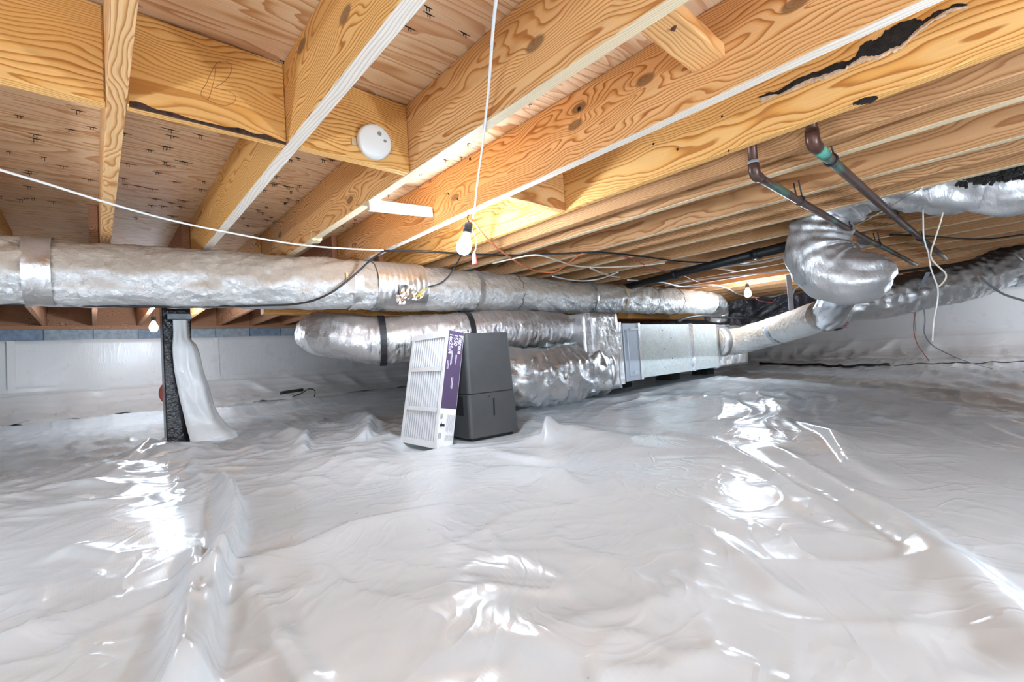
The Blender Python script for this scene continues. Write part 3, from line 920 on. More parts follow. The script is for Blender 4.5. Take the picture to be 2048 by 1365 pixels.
# ------------------------------------------------------------------ girder on its pier
lumber('girder', .92, X1 - .06, 3.66, 3.75, CAM_H + .43, JB, M['pine_gold'], 'heavy wooden girder showing below the trunk duct right of the wrapped pier', 'beam', 'girders carrying the joists', axis='x')
lumber('girder', X0 + .06, .918, 3.66, 3.75, CAM_H + .48, JB, M['pine_gold'], 'girder end hidden behind the trunk duct above the wrapped pier', 'beam', 'girders carrying the joists', axis='x')
pier = empty('pier', 'support pier wrapped in white plastic with a dark shiny left side under the girder', 'pier', (0.42, 3.68, gz(.42, 3.68)))
MB().box(0.325, 0.475, 3.62, 3.76, gz(.42, 3.68) - .05, CAM_H + .481).build('column', M['membrane_dark'], pier, bevel=.006)
MB().box(0.350, 0.474, 3.575, 3.61, CAM_H + .380, CAM_H + .412).build('cap_plate', M['concrete'], pier)
def pleated_wrap():
    lev = [  # z (rel to eye), left px, right px of the white front
        (0.375, 348, 383), (0.27, 347, 384), (0.245, 346, 388), (0.215, 345, 397), (0.15, 345, 403), (0.05, 347, 408), (-0.06, 352, 418), (-0.14, 356, 424), (-0.2, 360, 428), (-0.28, 365, 440), (-0.34, 369, 455), (-0.375, 372, 470), (-0.43, 375, 474)]
    V = []; Fc = []; nseg = 22; rows = []
    L2 = []
    for i in range(len(lev) - 1):
        for t in np.linspace(0, 1, 5, endpoint=False):
            L2.append([lev[i][q] + (lev[i + 1][q] - lev[i][q]) * t for q in range(3)])
    L2.append(list(lev[-1]))
    for z, l, r in L2:
        y0 = 3.585 - 0.03 * max(0, -z) - (0.05 if z < -.3 else 0) * min(1, (-z - .3) / .1)
        bul = 0.02 + 0.05 * max(0, min(1, (.25 - z) / .4))
        pl = None
        # solve px -> x on the front plane at that height
        xl = ay(l, 700, y0).x; xr = ay(r, 700, y0).x
        for k in range(nseg + 1):
            t = k / nseg
            x = xl + (xr - xl) * t
            prof = math.sin(min(1, t * 1.15) * math.pi) ** 0.6 if t < .87 else math.sin(min(1, t * 1.15) * math.pi) ** .6 if t * 1.15 < 1 else 0
            yy = y0 - bul * prof * 0.5 + (0.06 * max(0, (t - .7) / .3) ** 2) + 0.008 * float(perlin(np.array([t * 3.0]), np.array([z * 6]), 31)[0]) + 0.02 * max(0, -z + .1) * float(perlin(np.array([t * 4.2 + z * 5]), np.array([z * 9]), 33)[0])
            V.append((x, yy, CAM_H + z))
        V.append((xr + .01, 3.78, CAM_H + z))
    m = nseg + 2
    for i in range(len(L2) - 1):
        for k in range(m - 1):
            a = i * m + k
            Fc.append((a, a + m, a + m + 1, a + 1))
    return mesh('plastic_wrap', V, Fc, True)
link('plastic_wrap', pleated_wrap(), M['membrane_wrap'], pier)
# dark side of the wrap, hanging on the left of the column
V = []; Fc = []; zs = np.linspace(.42, -.44, 40)
for z in zs:
    lp = 330 + (343 - 330) * (.42 - z) / .86 + (3 if z < .22 else 0)
    rp = np.interp(-z, [-.42, -.27, -.2, .06, .2, .34, .44], [345, 347, 345, 352, 358, 366, 376])
    xr = ay(float(rp), 700, 3.582 - .02 * max(0, -z)).x; xl = ay(float(lp), 700, 3.78).x
    for k in range(9):
        t = k / 8
        V.append((xl + (xr - xl) * t - 0.008 * math.sin(t * 3.1) * math.sin(z * 14) - .006 * float(perlin(np.array([t * 2]), np.array([z * 9]), 40)[0]), 3.78 + (3.58 - 3.78) * t, CAM_H + z))
for i in range(len(zs) - 1):
    for k in range(8):
        a = i * 9 + k; Fc.append((a, a + 1, a + 10, a + 9))
link('side_flap', mesh('side_flap', V, Fc, True), M['membrane_dark'], pier, label='dark shiny side flap')
c = ay(337, 787, 3.9)
cap = MB().lathe([(.001, -.03), (.05, -.025), (.085, -.008), (.09, .0), (.085, .008), (.05, .02), (.001, .024)], c + Vector((.03, 0, 0)), (.3, -1, .1)).build('red_float', M['red_cable'], label='dark red round cap peeking out behind the wrapped pier', cat='cap')
MB().tube([c + Vector((.03, .02, 0)), Vector((c.x + .03, 3.95, gz(c.x + .03, 3.95) - .01))], .012, 8).build('stem', M['rust'], cap)

# ------------------------------------------------------------------ ducts
def duct_mesh(name, pts, rad, step=0.012, seg=56, crumple=0.006, ribs=0.0, ribf=40, seed=1, squash=1.0, longw=0.0):
    P = smooth_path(pts, step); n = len(P)
    cum = [0.0]
    for i in range(1, n): cum.append(cum[-1] + (P[i] - P[i - 1]).length)
    tot = cum[-1]
    if isinstance(rad, (list, tuple)):
        ts = np.linspace(0, 1, len(rad)); rr = np.interp(np.array(cum) / tot, ts, rad)
    else: rr = np.full(n, rad)
    V = np.zeros((n, seg, 3)); t0 = (P[1] - P[0]).normalized(); nrm = t0.cross(Vector((0, 0, 1))).normalized()
    if nrm.length < .5: nrm = Vector((1, 0, 0))
    A = np.arange(seg) * 2 * np.pi / seg
    for i in range(n):
        t = (P[min(i + 1, n - 1)] - P[max(i - 1, 0)]).normalized()
        nrm = (nrm - t * nrm.dot(t)).normalized(); bn = t.cross(nrm)
        s_ = cum[i]
        ca = np.cos(A); sa = np.sin(A)
        d = crumple * (perlin(ca * 2.2 + s_ * 5, sa * 2.2 + s_ * 3.1, seed) + 0.6 * perlin(ca * 5 + s_ * 13, sa * 5 - s_ * 11, seed + 1))
        if ribs: d = d + ribs * (math.sin(s_ * ribf * 2 * math.pi) + 0.7 * math.sin(s_ * ribf * 3.7 + 1.3)) * (0.5 + 0.5 * perlin(ca * 1.5 + s_ * 2, sa * 1.5, seed + 2))
        if longw: d = d + longw * ridged(A * 0 + s_ * 9, np.cos(A) * 6 + np.sin(A) * 3, seed + 3)
        r_ = rr[i] + d
        N_ = np.array(nrm); B_ = np.array(bn); c = np.array(P[i])
        V[i] = c + (ca * r_)[:, None] * N_ + (sa * r_ * squash)[:, None] * B_
    Fc = []
    for i in range(n - 1):
        for k in range(seg):
            k2 = (k + 1) % seg
            Fc.append((i * seg + k, i * seg + k2, (i + 1) * seg + k2, (i + 1) * seg + k))
    Fc.append(tuple(reversed(range(seg)))); Fc.append(tuple((n - 1) * seg + k for k in range(seg)))
    return mesh(name, V.reshape(-1, 3).tolist(), Fc, True), P, cum


def band(P, cum, s0, width, rad, mat, name, parent, wob=0.0, lift=.004, **kw):
    pts = [p for p, c in zip(P, cum) if s0 <= c <= s0 + width]
    if len(pts) < 2: return
    n = len(pts)
    mb = MB().tube(pts, [rad + lift + wob * math.sin(i * 2.1) for i in range(n)], 56, caps=False)
    # inner edge closed so that the band has thickness
    mb.tube(pts, rad - .004, 56, caps=False)
    return mb.build(name, mat, parent, **kw)


# main trunk
tr = empty('trunk_duct', 'long round foil-wrapped trunk duct crossing the whole crawl space', 'duct', (2.5, 2.75, CAM_H + .36))
T = [(-3.1, 2.92, CAM_H + .500), (-0.2, 2.84, CAM_H + .503), (0.6, 2.80, CAM_H + .508), (1.2, 2.74, CAM_H + .507), (2.0, 2.69, CAM_H + .503), (2.6, 2.66, CAM_H + .497), (3.2, 2.64, CAM_H + .490), (3.45, 2.63, CAM_H + .497), (4.2, 2.62, CAM_H + .506), (5.2, 2.60, CAM_H + .515), (5.75, 2.60, CAM_H + .515)]
me, TP, TC = duct_mesh('duct_jacket', T, [.140, .140, .140, .143, .150, .148, .148, .140, .138, .140, .138], crumple=.012, seed=3)
trb = link('duct_jacket', me, M['foil_trunk'], tr)
def s_at(P, C, x):
    return min(zip(P, C), key=lambda q: abs(q[0].x - x))[1]
me, _, _ = duct_mesh('end_elbow', [(5.70, 2.60, CAM_H + .515), (5.85, 2.60, CAM_H + .505), (6.0, 2.62, CAM_H + .45), (6.05, 2.66, CAM_H + .33)], .142, crumple=.006, ribs=.006, ribf=14, seed=9)
link('end_elbow', me, M['foil_flex'], tr)
band(TP, TC, s_at(TP, TC, 1.30), .34, .152, M['foil_box'], 'foil_patch', tr, .002, .006, label='rumpled foil patch')
band(TP, TC, s_at(TP, TC, 2.05), .05, .151, M['foil_box'], 'tape_band', tr, .001)
band(TP, TC, s_at(TP, TC, 1.16), .06, .148, M['foil_box'], 'tape_band', tr, .002)
band(TP, TC, s_at(TP, TC, 3.32), .035, .148, M['foil_box'], 'tape_band', tr, .002)
band(TP, TC, s_at(TP, TC, 3.78), .05, .142, M['tan_tape'], 'tape_band', tr, .0, label='tan tape band')
band(TP, TC, s_at(TP, TC, -0.21), .10, .146, M['foil_box'], 'tape_band', tr, .003, label='shiny wrinkled foil tape at the left end')
for x in (2.45, 4.35, 4.85):      # stitched joints
    s0 = s_at(TP, TC, x); i = min(range(len(TC)), key=lambda q: abs(TC[q] - s0))
    p = TP[i]; ring = []; mb = MB()
    for kk in range(25):
        a = math.radians(-110 + kk * 8.5)
        ring.append(p + Vector((0.010 * math.sin(kk * 1.7), -math.cos(a) * .151, math.sin(a) * .151)))
    mb.tube(ring, .0022, 5)
    for kk in range(2, 24, 2):
        mb.tube([ring[kk], ring[kk] + Vector((.03, 0, -.006))], .0012, 4)
    mb.build('stitched_joint', M['dark_wire'], tr)
# crumpled tape bits and yellow tags at the patch
for n_, (px, py, wx, wz, m_) in enumerate([(812, 585, .05, .075, 'foil_tape'), (800, 600, .03, .05, 'foil_tape'), (835, 592, .04, .05, 'foil_tape')]):
    c = ay(px, py, 2.56); mb = MB(); g = 7; V = []; Fc = []
    for i in range(g):
        for j in range(g):
            V.append(c + Vector(((i / (g - 1) - .5) * 2 * wx, -.012 * random.random() - .004, (j / (g - 1) - .5) * 2 * wz * .6)))
    for i in range(g - 1):
        for j in range(g - 1): Fc.append((i * g + j, (i + 1) * g + j, (i + 1) * g + j + 1, i * g + j + 1))
    link('crumpled_tape', mesh('crumpled_tape', V, Fc), M[m_], tr)
mb = MB()
for k in range(3):
    mb.tube(smooth_path([ay(848 + k * 4, 576, 2.535), ay(838 + k * 3, 588, 2.53), ay(832 + k * 2, 594, 2.535)], .01), .0018, 5)
mb.build('yellow_tag_wire', simple('yellow_wire', (.8, .62, .12), .5), tr)
# hanging scrap strip
mb = MB(); a = ay(692, 545, 2.585); mb.obox(a, (.012, 0, 0), (0, .004, 0), (0, 0, -.055)); mb.build('torn_strip', M['tan_tape'], tr)

# supply flex that leaves the plenum to the left
fx = empty('supply_flex_duct', 'shiny foil flex duct slung on black straps below the trunk duct', 'flex duct', (1.8, 2.8, CAM_H))
FU = [ay(1135, 662, 2.60), ay(1085, 660, 2.60), ay(1000, 662, 2.64), ay(900, 672, 2.72), ay(820, 678, 2.80), ay(750, 682, 2.88), ay(690, 672, 2.98), ay(650, 668, 3.15), ay(640, 668, 3.38), ay(628, 668, 3.70)]
me, FUP, FUC = duct_mesh('flex_jacket', FU, [.13, .15, .155, .158, .158, .158, .152, .15, .145, .14], crumple=.010, ribs=.004, ribf=22, seed=12)
link('flex_jacket', me, M['foil_flex'], fx)
def hanger(name, px_list, mat, parent, w, up_to, **kw):
    pass
for (px, py, dz) in ((772, 680, .33), (912, 676, .35)):
    i = min(range(len(FUP)), key=lambda q: abs((FUP[q] - Vector((0, 0, 0))).x - ay(px, py, 2.8).x))
    p = FUP[i]; t = (FUP[i + 1] - FUP[i - 1]).normalized(); side = t.cross(Vector((0, 0, 1))).normalized()
    mb = MB(); R0 = .166; loop = []
    for k in range(33):
        a = math.radians(-90 + k * 360 / 32)
        loop.append(p + side * math.cos(a) * R0 + Vector((0, 0, 1)) * math.sin(a) * R0)
    for k in range(32):
        mb.obox(loop[k] - t * .02, t * .04, (loop[k + 1] - loop[k]) * 1.05, (loop[k] - p).normalized() * .003)
    if px > 800:
        mb.obox(p + Vector((0, .02, R0 - .004)) - t * .02, t * .04, Vector((0, .003, 0)), Vector((0, .16, .12)))
    mb.build('hanger_strap', M['black_strap'], fx, label='black hanger strap')

# large sagging return flex
rf = empty('return_flex_duct', 'large crumpled foil return flex duct behind the dehumidifier', 'flex duct', (2.6, 2.45, gz(2.6, 2.45)))
FR_ = [ay(1200, 742, 2.56), ay(1165, 742, 2.52), ay(1115, 750, 2.50), ay(1050, 754, 2.52), ay(990, 748, 2.58), ay(940, 742, 2.80), ay(918, 736, 3.10)]
me, _, _ = duct_mesh('flex_jacket', FR_, [.18, .235, .235, .225, .21, .20, .18], crumple=.022, ribs=.006, ribf=11, seed=22, squash=.96, longw=.010)
link('flex_jacket', me, M['foil_return'], rf)
MB().lathe([(.2, 0), (.235, .01), (.24, .035), (.235, .06), (.2, .07)], ay(1186, 742, 2.53) + Vector((-.03, 0, 0)), (1, 0, 0), 40).build('collar_tape', M['foil_box'], rf)

# air handler with its plenums
ah = empty('air_handler', 'horizontal galvanized furnace cabinet with foil-wrapped plenums at both ends', 'furnace', (4.4, 2.7, .12))
zf0, zf1 = CAM_H - .275, CAM_H + .232
mb = MB().box(2.93, 3.36, 2.33, 3.02, CAM_H - .325, CAM_H + .315)
bm = bmesh.new(); me0 = mb.me('t'); bm.from_mesh(me0)
bmesh.ops.subdivide_edges(bm, edges=bm.edges[:], cuts=14, use_grid_fill=True)
for v in bm.verts:
    n_ = float(perlin(np.array([v.co.x * 9 + v.co.y * 4]), np.array([v.co.z * 9 + v.co.y * 3]), 51)[0])
    c_ = Vector((3.145, 2.68, v.co.z)); d_ = (v.co - c_).normalized()
    v.co += d_ * .012 * n_
me = bpy.data.meshes.new('supply_plenum'); bm.to_mesh(me); bm.free()
me.polygons.foreach_set('use_smooth', [True] * len(me.polygons))
link('supply_plenum', me, M['foil_box'], ah, label='foil-wrapped supply plenum')
MB().box(2.66, 2.94, 2.52, 3.0, CAM_H + .06, CAM_H + .29).build('galvanized_collar', M['galv'], ah, bevel=.004, label='bare galvanized collar')
for zc in (-.325, .315):
    MB().box(2.925, 2.975, 2.318, 2.335, CAM_H - .32, CAM_H + .31).build('corner_tape', M['foil_tape'], ah) if zc > 0 else None
MB().box(3.37, 3.50, 2.385, 2.98, zf0 - .03, zf1 + .02).build('flange', M['foil_box'], ah, bevel=.004)
fs = MB().box(3.515, 3.745, 2.38, 2.99, zf0 - .012, zf1 + .006).build('filter_rack', M['white_metal'], ah, bevel=.004, label='pale blue-grey filter door')
MB().box(3.57, 3.71, 2.372, 2.382, zf0 + .03, zf1 - .05).build('door_panel', M['white_metal'], fs, bevel=.003)
MB().box(3.62, 3.67, 2.356, 2.374, zf0 + .055, zf0 + .075).build('door_catch', M['galv'], fs)
MB().box(3.60, 3.72, 2.358, 2.376, zf1 - .055, zf1 - .04).build('door_handle', M['galv'], fs)
cb = MB().box(3.775, 4.80, 2.40, 2.98, zf0, zf1).build('cabinet', M['galv'], ah, bevel=.004)
MB().box(3.745, 3.78, 2.372, 2.985, zf0 - .01, zf1 + .008).build('joint_tape', M['foil_box'], ah)
MB().box(4.815, 5.44, 2.40, 2.98, zf0 + .002, zf1 - .002).build('coil_cabinet', M['galv'], ah, bevel=.004)
MB().box(4.775, 4.85, 2.392, 2.985, zf0 - .004, zf1 + .006).build('joint_tape', M['foil_tape'], ah)
for px, py in ((1324, 661), (1342, 676), (1328, 698), (1345, 717), (1330, 735)):
    c = ay(px, py, 2.40); MB().lathe([(.007, 0), (.006, .003), (.001, .004)], c + Vector((0, .0, 0)), (0, -1, 0), 10).build('screw', M['print_black'], cb)
mb = MB().box(5.44, 6.35, 2.42, 3.05, zf0 - .01, zf1 - .01)
bm = bmesh.new(); bm.from_mesh(mb.me('t')); bmesh.ops.subdivide_edges(bm, edges=bm.edges[:], cuts=14, use_grid_fill=True)
for v in bm.verts:
    n_ = float(perlin(np.array([v.co.x * 9 + v.co.y * 4]), np.array([v.co.z * 9 + v.co.y * 3]), 57)[0])
    v.co.y += -.018 * n_ if v.co.y < 2.7 else 0; v.co.z += .012 * n_
me = bpy.data.meshes.new('return_plenum'); bm.to_mesh(me); bm.free(); me.polygons.foreach_set('use_smooth', [True] * len(me.polygons))
link('return_plenum', me, M['foil_box'], ah, label='foil-wrapped return plenum')
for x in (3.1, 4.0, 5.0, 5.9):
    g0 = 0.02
    MB().box(x - .1, x + .1, 2.72, 2.92, g0, CAM_H - .28 if x > 3.3 else CAM_H - .32).build('support_block', M['rot'], ah)  # near-black colour stands in for the shade under the cabinet

# round foil return duct on the right of the cabinet
rd = empty('round_branch_duct', 'round foil duct running from the return plenum towards the right wall', 'duct', (4.6, 1.6, CAM_H))
RD = [Vector((5.60, 2.47, CAM_H + .02)), ay(1475, 683, 2.30), ay(1530, 668, 1.95), ay(1590, 650, 1.52), ay(1645, 632, 1.18)]
me, RDP, RDC = duct_mesh('duct_jacket', RD, [.158, .158, .150, .145, .14], crumple=.007, seed=62)
link('duct_jacket', me, M['foil_trunk'], rd)
i = min(range(len(RDP)), key=lambda q: abs(RDP[q].y - 1.74))
band(RDP, RDC, RDC[i], .07, .150, M['grey_strap'], 'strap_band', rd, 0, .004)
p = RDP[i]
stp = ay(1555, 552, p.y - .02)
MB().obox(p + Vector((-.075, -.135, .03)), (.055, -.03, 0), (0, .004, 0), (0, 0, JB - p.z - .02)).build('hanger_strap', M['grey_strap'], rd, label='pale metal hanger strap')
MB().tube([RDP[0], RDP[8]], .168, 40).build('collar_tape', M['foil_box'], rd)

# tee collar and the boots that join it on the right
cx = ay(1672, 612, 1.05)
tee = empty('tee_collar', 'taped foil tee where the branch ducts meet below the elbow at right', 'duct fitting', cx)
me, _, _ = duct_mesh('collar_body', [ay(1655, 636, 1.15), ay(1665, 620, 1.08), ay(1678, 596, 1.0), ay(1688, 572, .93)], [.13, .135, .12, .125], crumple=.012, seed=71)
link('collar_body', me, M['foil_tape'], tee)
mb = MB(); a = ay(1700, 580, .83); b = ay(1682, 615, .88)
mb.obox(a, b - a, Vector((.045, -.02, .0)), Vector((-.004, -.004, 0))); mb.build('tape_tail', M['grey_strap'], tee)
V = []; rs = random.Random(9)
c = ay(1690, 645, 1.06); mb = MB()
for k in range(60):
    d = Vector((rs.gauss(0, 1), rs.gauss(0, 1), rs.gauss(0, 1))) * .02
    mb.tube([c + d, c + d + Vector((rs.gauss(0, .012), rs.gauss(0, .012), rs.gauss(0, .012)))], .004, 5)
mb.build('pink_fibreglass_tuft', M['pink'], tee, label='tuft of pink fibreglass')

# elbow flex dropping out of the joist bay
el = empty('elbow_flex_duct', 'crinkled foil flex elbow bending down from the joists at right', 'flex duct', ax(1690, 520, 3.2))
EL = [Vector((3.12, .55, CAM_H + .765)), Vector((3.13, .68, CAM_H + .735)), ax(1640, 466, 3.14), ax(1638, 512, 3.12), ax(1666, 545, 3.10), ax(1708, 556, 3.10), ax(1738, 552, 3.16), ax(1752, 546, 3.26)]
me, _, _ = duct_mesh('flex_jacket', EL, [.135, .14, .15, .162, .165, .155, .13, .08], crumple=.012, ribs=.007, ribf=13, seed=81)
link('flex_jacket', me, M['foil_white'], el)
# flex in the joist bay, top right
fb = empty('bay_flex_duct', 'drooping white foil flex duct tucked into the joist bay at the right edge', 'flex duct', (3.13, 0.2, CAM_H + .7))
FB = [Vector((3.12, -2.2, CAM_H + .70)), Vector((3.12, -.9, CAM_H + .67)), ax(2080, 428, 3.12) + Vector((0, 0, .15)), ax(1985, 430, 3.12) + Vector((0, 0, .15)), ax(1890, 424, 3.12) + Vector((0, 0, .14)), ax(1800, 418, 3.12) + Vector((0, 0, .135)), ax(1740, 424, 3.12) + Vector((0, 0, .135)), Vector((3.12, .58, CAM_H + .765))]
me, _, _ = duct_mesh('flex_jacket', FB, [.15, .15, .15, .15, .14, .135, .135, .13], crumple=.012, ribs=.006, ribf=12, seed=85)
link('flex_jacket', me, M['foil_white'], fb)
mb = MB(); rs = random.Random(21)
for k in range(70):
    c = ax(rs.uniform(1925, 2048), 0, 3.0); px = rs.uniform(1915, 2060)
    c = ax(px, 362 - (px - 1915) * .13 + rs.uniform(-8, 12), 2.965)
    mb.tube([c, c + Vector((rs.uniform(-.01, .0), rs.gauss(0, .015), rs.gauss(0, .012)))], rs.uniform(.006, .012), 5)
mb.build('torn_insulation', M['wool'], fb, label='dark torn insulation')
# dark dusty flex running on to the right
df = empty('dusty_flex_duct', 'dust-browned flex duct running on to the right above the plastic wall', 'flex duct', (4.5, .6, CAM_H + .2))
DF = [ax(1690, 612, 4.95), ax(1725, 606, 5.0), ax(1790, 594, 5.15), ax(1850, 580, 5.3), ax(1905, 568, 5.45), ax(1950, 556, 5.6), ax(1985, 545, 5.7), ax(2030, 530, 5.85), Vector((6.1, -.6, CAM_H + .52)), Vector((6.3, -1.6, CAM_H + .52)), Vector((6.3, -2.9, CAM_H + .52))]
me, _, _ = duct_mesh('flex_jacket', DF, [.15, .165, .165, .16, .165, .15, .15, .15, .14, .14, .14], crumple=.014, ribs=.006, ribf=12, seed=92)
link('flex_jacket', me, foil('foil_dusty', (.86, .86, .86), .3, .5, 22, metal=.85, dust=1.0, dust_dim_col=(.055, .035, .024), stretch=(1.6, 1, 1)), df)
mb = MB(); a = ax(1852, 545, 5.1); b = ax(1838, 575, 5.08); c = ax(1825, 608, 5.1)
for p, q in ((a, b), (b, c)): mb.obox(p, q - p, Vector((.05, -.02, 0)), Vector((0, -.004, .0)))
mb.build('hanger_strap', M['grey_strap'], df)

# grey straps and plastic scraps hanging near the third bulb
mb = MB(); a = ay(1588, 578, 1.9); b = ay(1578, 610, 1.95); mb.obox(a, b - a, Vector((.05, .0, 0)), Vector((0, .004, 0)))
mb.build('hanger_strap_loose', M['grey_strap'], label='loose grey strap hanging behind the round branch duct', cat='strap')
mb = MB(); a = az(1722, 470, JB - .01); V = [a, a + Vector((.05, -.02, .01)), a + Vector((.07, -.04, -.06)), a + Vector((.0, -.0, -.09)), a + Vector((-.02, .02, -.05))]
V2 = [v + Vector((.004, .006, .003)) for v in V]
link('plastic_scrap', mesh('plastic_scrap', V + V2, [(0, 1, 2, 3, 4), (9, 8, 7, 6, 5)] + [(i, 5 + i, 5 + (i + 1) % 5, (i + 1) % 5) for i in range(5)]), M['grey_strap'], label='grey plastic scrap hanging beside the first copper pipe', cat='scrap')

# dark plastic sheeting hung behind the branch duct
V = []; Fc = []; gn, gm = 40, 24
for i in range(gn):
    for j in range(gm):
        yq = 1.45 + 1.5 * i / (gn - 1); zq = CAM_H + .60 - .50 * j / (gm - 1)
        V.append((7.0 + .10 * float(perlin(np.array([yq * 2.2]), np.array([zq * 3]), 61)[0]) + .06 * float(ridged(np.array([yq * 5 + zq * 3]), np.array([zq * 4]), 62)[0]) - .0, yq, zq + .05 * float(perlin(np.array([yq * 4]), np.array([j * .05]), 63)[0])))
for i in range(gn - 1):
    for j in range(gm - 1): Fc.append((i * gm + j, (i + 1) * gm + j, (i + 1) * gm + j + 1, i * gm + j + 1))
link('dark_sheeting', mesh('dark_sheeting', V, Fc, True), M['sheet_dark'], label='crumpled dark plastic sheeting hanging behind the furnace bulb', cat='plastic sheet')

# ------------------------------------------------------------------ copper pipes
def pipe(label, x, y, ztop, zrun, xend, rad, tpx):
    e = empty('copper_pipe', label, 'pipe', (x, y, zrun), 'copper water pipes')
    MB().tube([(x, y, ztop), (x, y, zrun + .035)], rad, 16).build('riser', M['copper'], e)
    el_ = [Vector((x, y, zrun + .04)), Vector((x, y, zrun + .02)), Vector((x + .008, y, zrun + .006)), Vector((x + .022, y, zrun)), Vector((x + .045, y, zrun))]
    MB().tube(smooth_path(el_, .006), rad * 1.22, 16).build('elbow_fitting', M['copper'], e)
    MB().tube(smooth_path([(x + .03, y, zrun), (x + (xend - x) * .4, y, zrun - .006), (x + (xend - x) * .7, y, zrun + .004), (xend, y, zrun + .01)], .05), rad, 14).build('pipe_run', M['copper'], e)
    for k, xx in enumerate(tpx):
        mb = MB(); ring = [Vector((xx, y + math.cos(a) * (rad + .003), zrun + math.sin(a) * (rad + .003))) for a in np.linspace(0, 2 * math.pi, 17)]
        mb.tube(ring, .004, 6)
        mb.tube([(xx, y + .01, zrun + rad), (xx + .012, y + .02, JB + .005)], .0035, 6); mb.tube([(xx, y - .01, zrun + rad), (xx - .03, y - .01, JB + .0)], .003, 6)
        mb.build('pipe_tie', M['dark_wire'], e)
    return e
p1 = pipe('left copper pipe dropping between joists and running back under them', 1.765, .598, JB + .15, CAM_H + .593, 5.6, .0155, (2.27, 3.1, 3.9))
p2 = pipe('right copper pipe with green patina near its elbow', 1.765, .413, JB + .15, CAM_H + .632, 5.8, .0175, (1.98, 3.2, 4.2))
MB().tube([(1.815, .413, CAM_H + .632), (1.90, .413, CAM_H + .632)], .0195, 16).build('patina_sleeve', M['patina'], p2, label='green patina')
MB().tube([(1.765, .413, CAM_H + .655), (1.765, .413, CAM_H + .68)], .021, 16).build('rusty_ring', M['rust'], p2)
MB().tube([(1.765, .598, CAM_H + .625), (1.765, .598, CAM_H + .645)], .0185, 16).build('solder_ring', M['grey_strap'], p1)

# black drain pipe under the joists
a = az(1592, 488, JB - .055); b = az(1250, 575, JB - .055)
dp = MB().tube([a + (a - b) * .12, b + (b - a) * .3], .032, 18).build('drain_pipe', M['black'], label='black plastic drain pipe slung under the joists left of the foil elbow', cat='pipe')
for t in (.15, .6): MB().tube([a.lerp(b, t), a.lerp(b, t + .03)], .038, 18).build('coupling', M['black'], dp)

# ------------------------------------------------------------------ cables
def cable(name, pts, rad, mat, label, cat='cable', group=None, step=.03):
    return MB().tube(smooth_path(pts, step), rad, 8).build(name, M[mat], label=label, cat=cat, group=group)


ZC = JB - .012
cable('lamp_cord', [az(px, py, ZC) for px, py in ((-90, 315), (0, 340), (100, 370), (215, 406), (330, 438), (440, 462), (560, 484), (640, 494), (740, 500), (768, 501))], .0042, 'white_cable', 'white cord strung under the joists at the left above the trunk duct')
cable('lamp_cord', [az(px, py, ZC - .006) for px, py in ((1030, -420), (1010, -150), (1000, -60), (992, 0), (985, 70), (977, 180), (965, 290), (955, 362), (948, 425), (942, 442))], .0034, 'white_cable', 'white cord running down from the top edge to the hanging work bulb')
cable('black_cable', [ay(px, py, y) for px, py, y in ((768, 502, 2.45), (742, 520, 2.50), (715, 545, 2.54), (690, 566, 2.55), (660, 587, 2.57), (625, 602, 2.60), (585, 609, 2.64), (540, 611, 2.70), (450, 613, 2.76), (330, 614, 2.80), (200, 612, 2.82), (60, 609, 2.83), (-80, 606, 2.84))], .006, 'black', 'black cable drooping across the front of the trunk duct')
cable('black_cable', [az(px, py, ZC - .004) for px, py in ((768, 502), (850, 503), (930, 508), (1030, 511), (1110, 508), (1180, 505), (1215, 506), (1290, 514), (1370, 524), (1450, 524), (1530, 512), (1590, 498))], .0065, 'black', 'black cable strung under the joists right of the hanging bulb')
cable('black_cable', [ay(px, py, y) for px, py, y in ((925, 507, 2.35), (912, 530, 2.42), (895, 555, 2.47), (878, 568, 2.50), (856, 574, 2.53))], .004, 'black', 'short black wire dangling on to the trunk duct under the bulb')
cable('extension_cord', [az(px, py, ZC - .01) for px, py in ((944, 440), (960, 462), (985, 488), (1010, 508), (1040, 528), (1068, 541), (1085, 544), (1110, 544), (1135, 528), (1155, 512), (1166, 507))], .006, 'orange_cable', 'orange extension cord hanging from the work bulb to the right')
cable('cream_cable', [az(px, py, ZC - .012) for px, py in ((985, 527), (1020, 519), (1060, 511), (1085, 512), (1120, 523), (1150, 532), (1190, 535), (1240, 534), (1290, 531), (1330, 526))], .0055, 'cream_cable', 'cream cable sagging under the joists above the trunk duct')
cable('cream_cable', [az(px, py, ZC - .016) for px, py in ((1180, 536), (1200, 545), (1222, 552), (1240, 555))], .007, 'cream_cable', 'short cut end of cream cable above the trunk duct')
cable('white_cable', [az(px, py, ZC - .02) for px, py in ((1105, 553), (1140, 560), (1170, 562), (1200, 558), (1225, 549), (1236, 545))], .006, 'white_cable', 'white cable lying along the top of the trunk duct')
cable('white_cable', [az(px, py, ZC - .012) for px, py in ((1255, 560), (1300, 564), (1330, 566), (1360, 573), (1395, 572), (1425, 570), (1455, 577), (1478, 589), (1510, 595), (1550, 593), (1590, 578), (1618, 555))], .0075, 'white_cable', 'long white cable looping below the joists past the furnace bulb')
cable('white_cable', [az(px, py, ZC) for px, py in ((1300, 563), (1350, 552), (1400, 540), (1460, 532), (1520, 526), (1585, 510))], .008, 'white_cable', 'white cable parallel to the black drain pipe')
cable('white_cable', [az(px, py, ZC) for px, py in ((1330, 572), (1400, 560), (1470, 552), (1540, 545), (1600, 538))], .007, 'white_cable', 'lower of the white cables crossing above the furnace bulb')
cable('red_wire', [az(px, py, ZC - .008) for px, py in ((1246, 513), (1270, 520), (1295, 533), (1320, 540), (1345, 546))], .005, 'red_cable', 'red wire slanting under the joists right of the orange cord', 'wire')
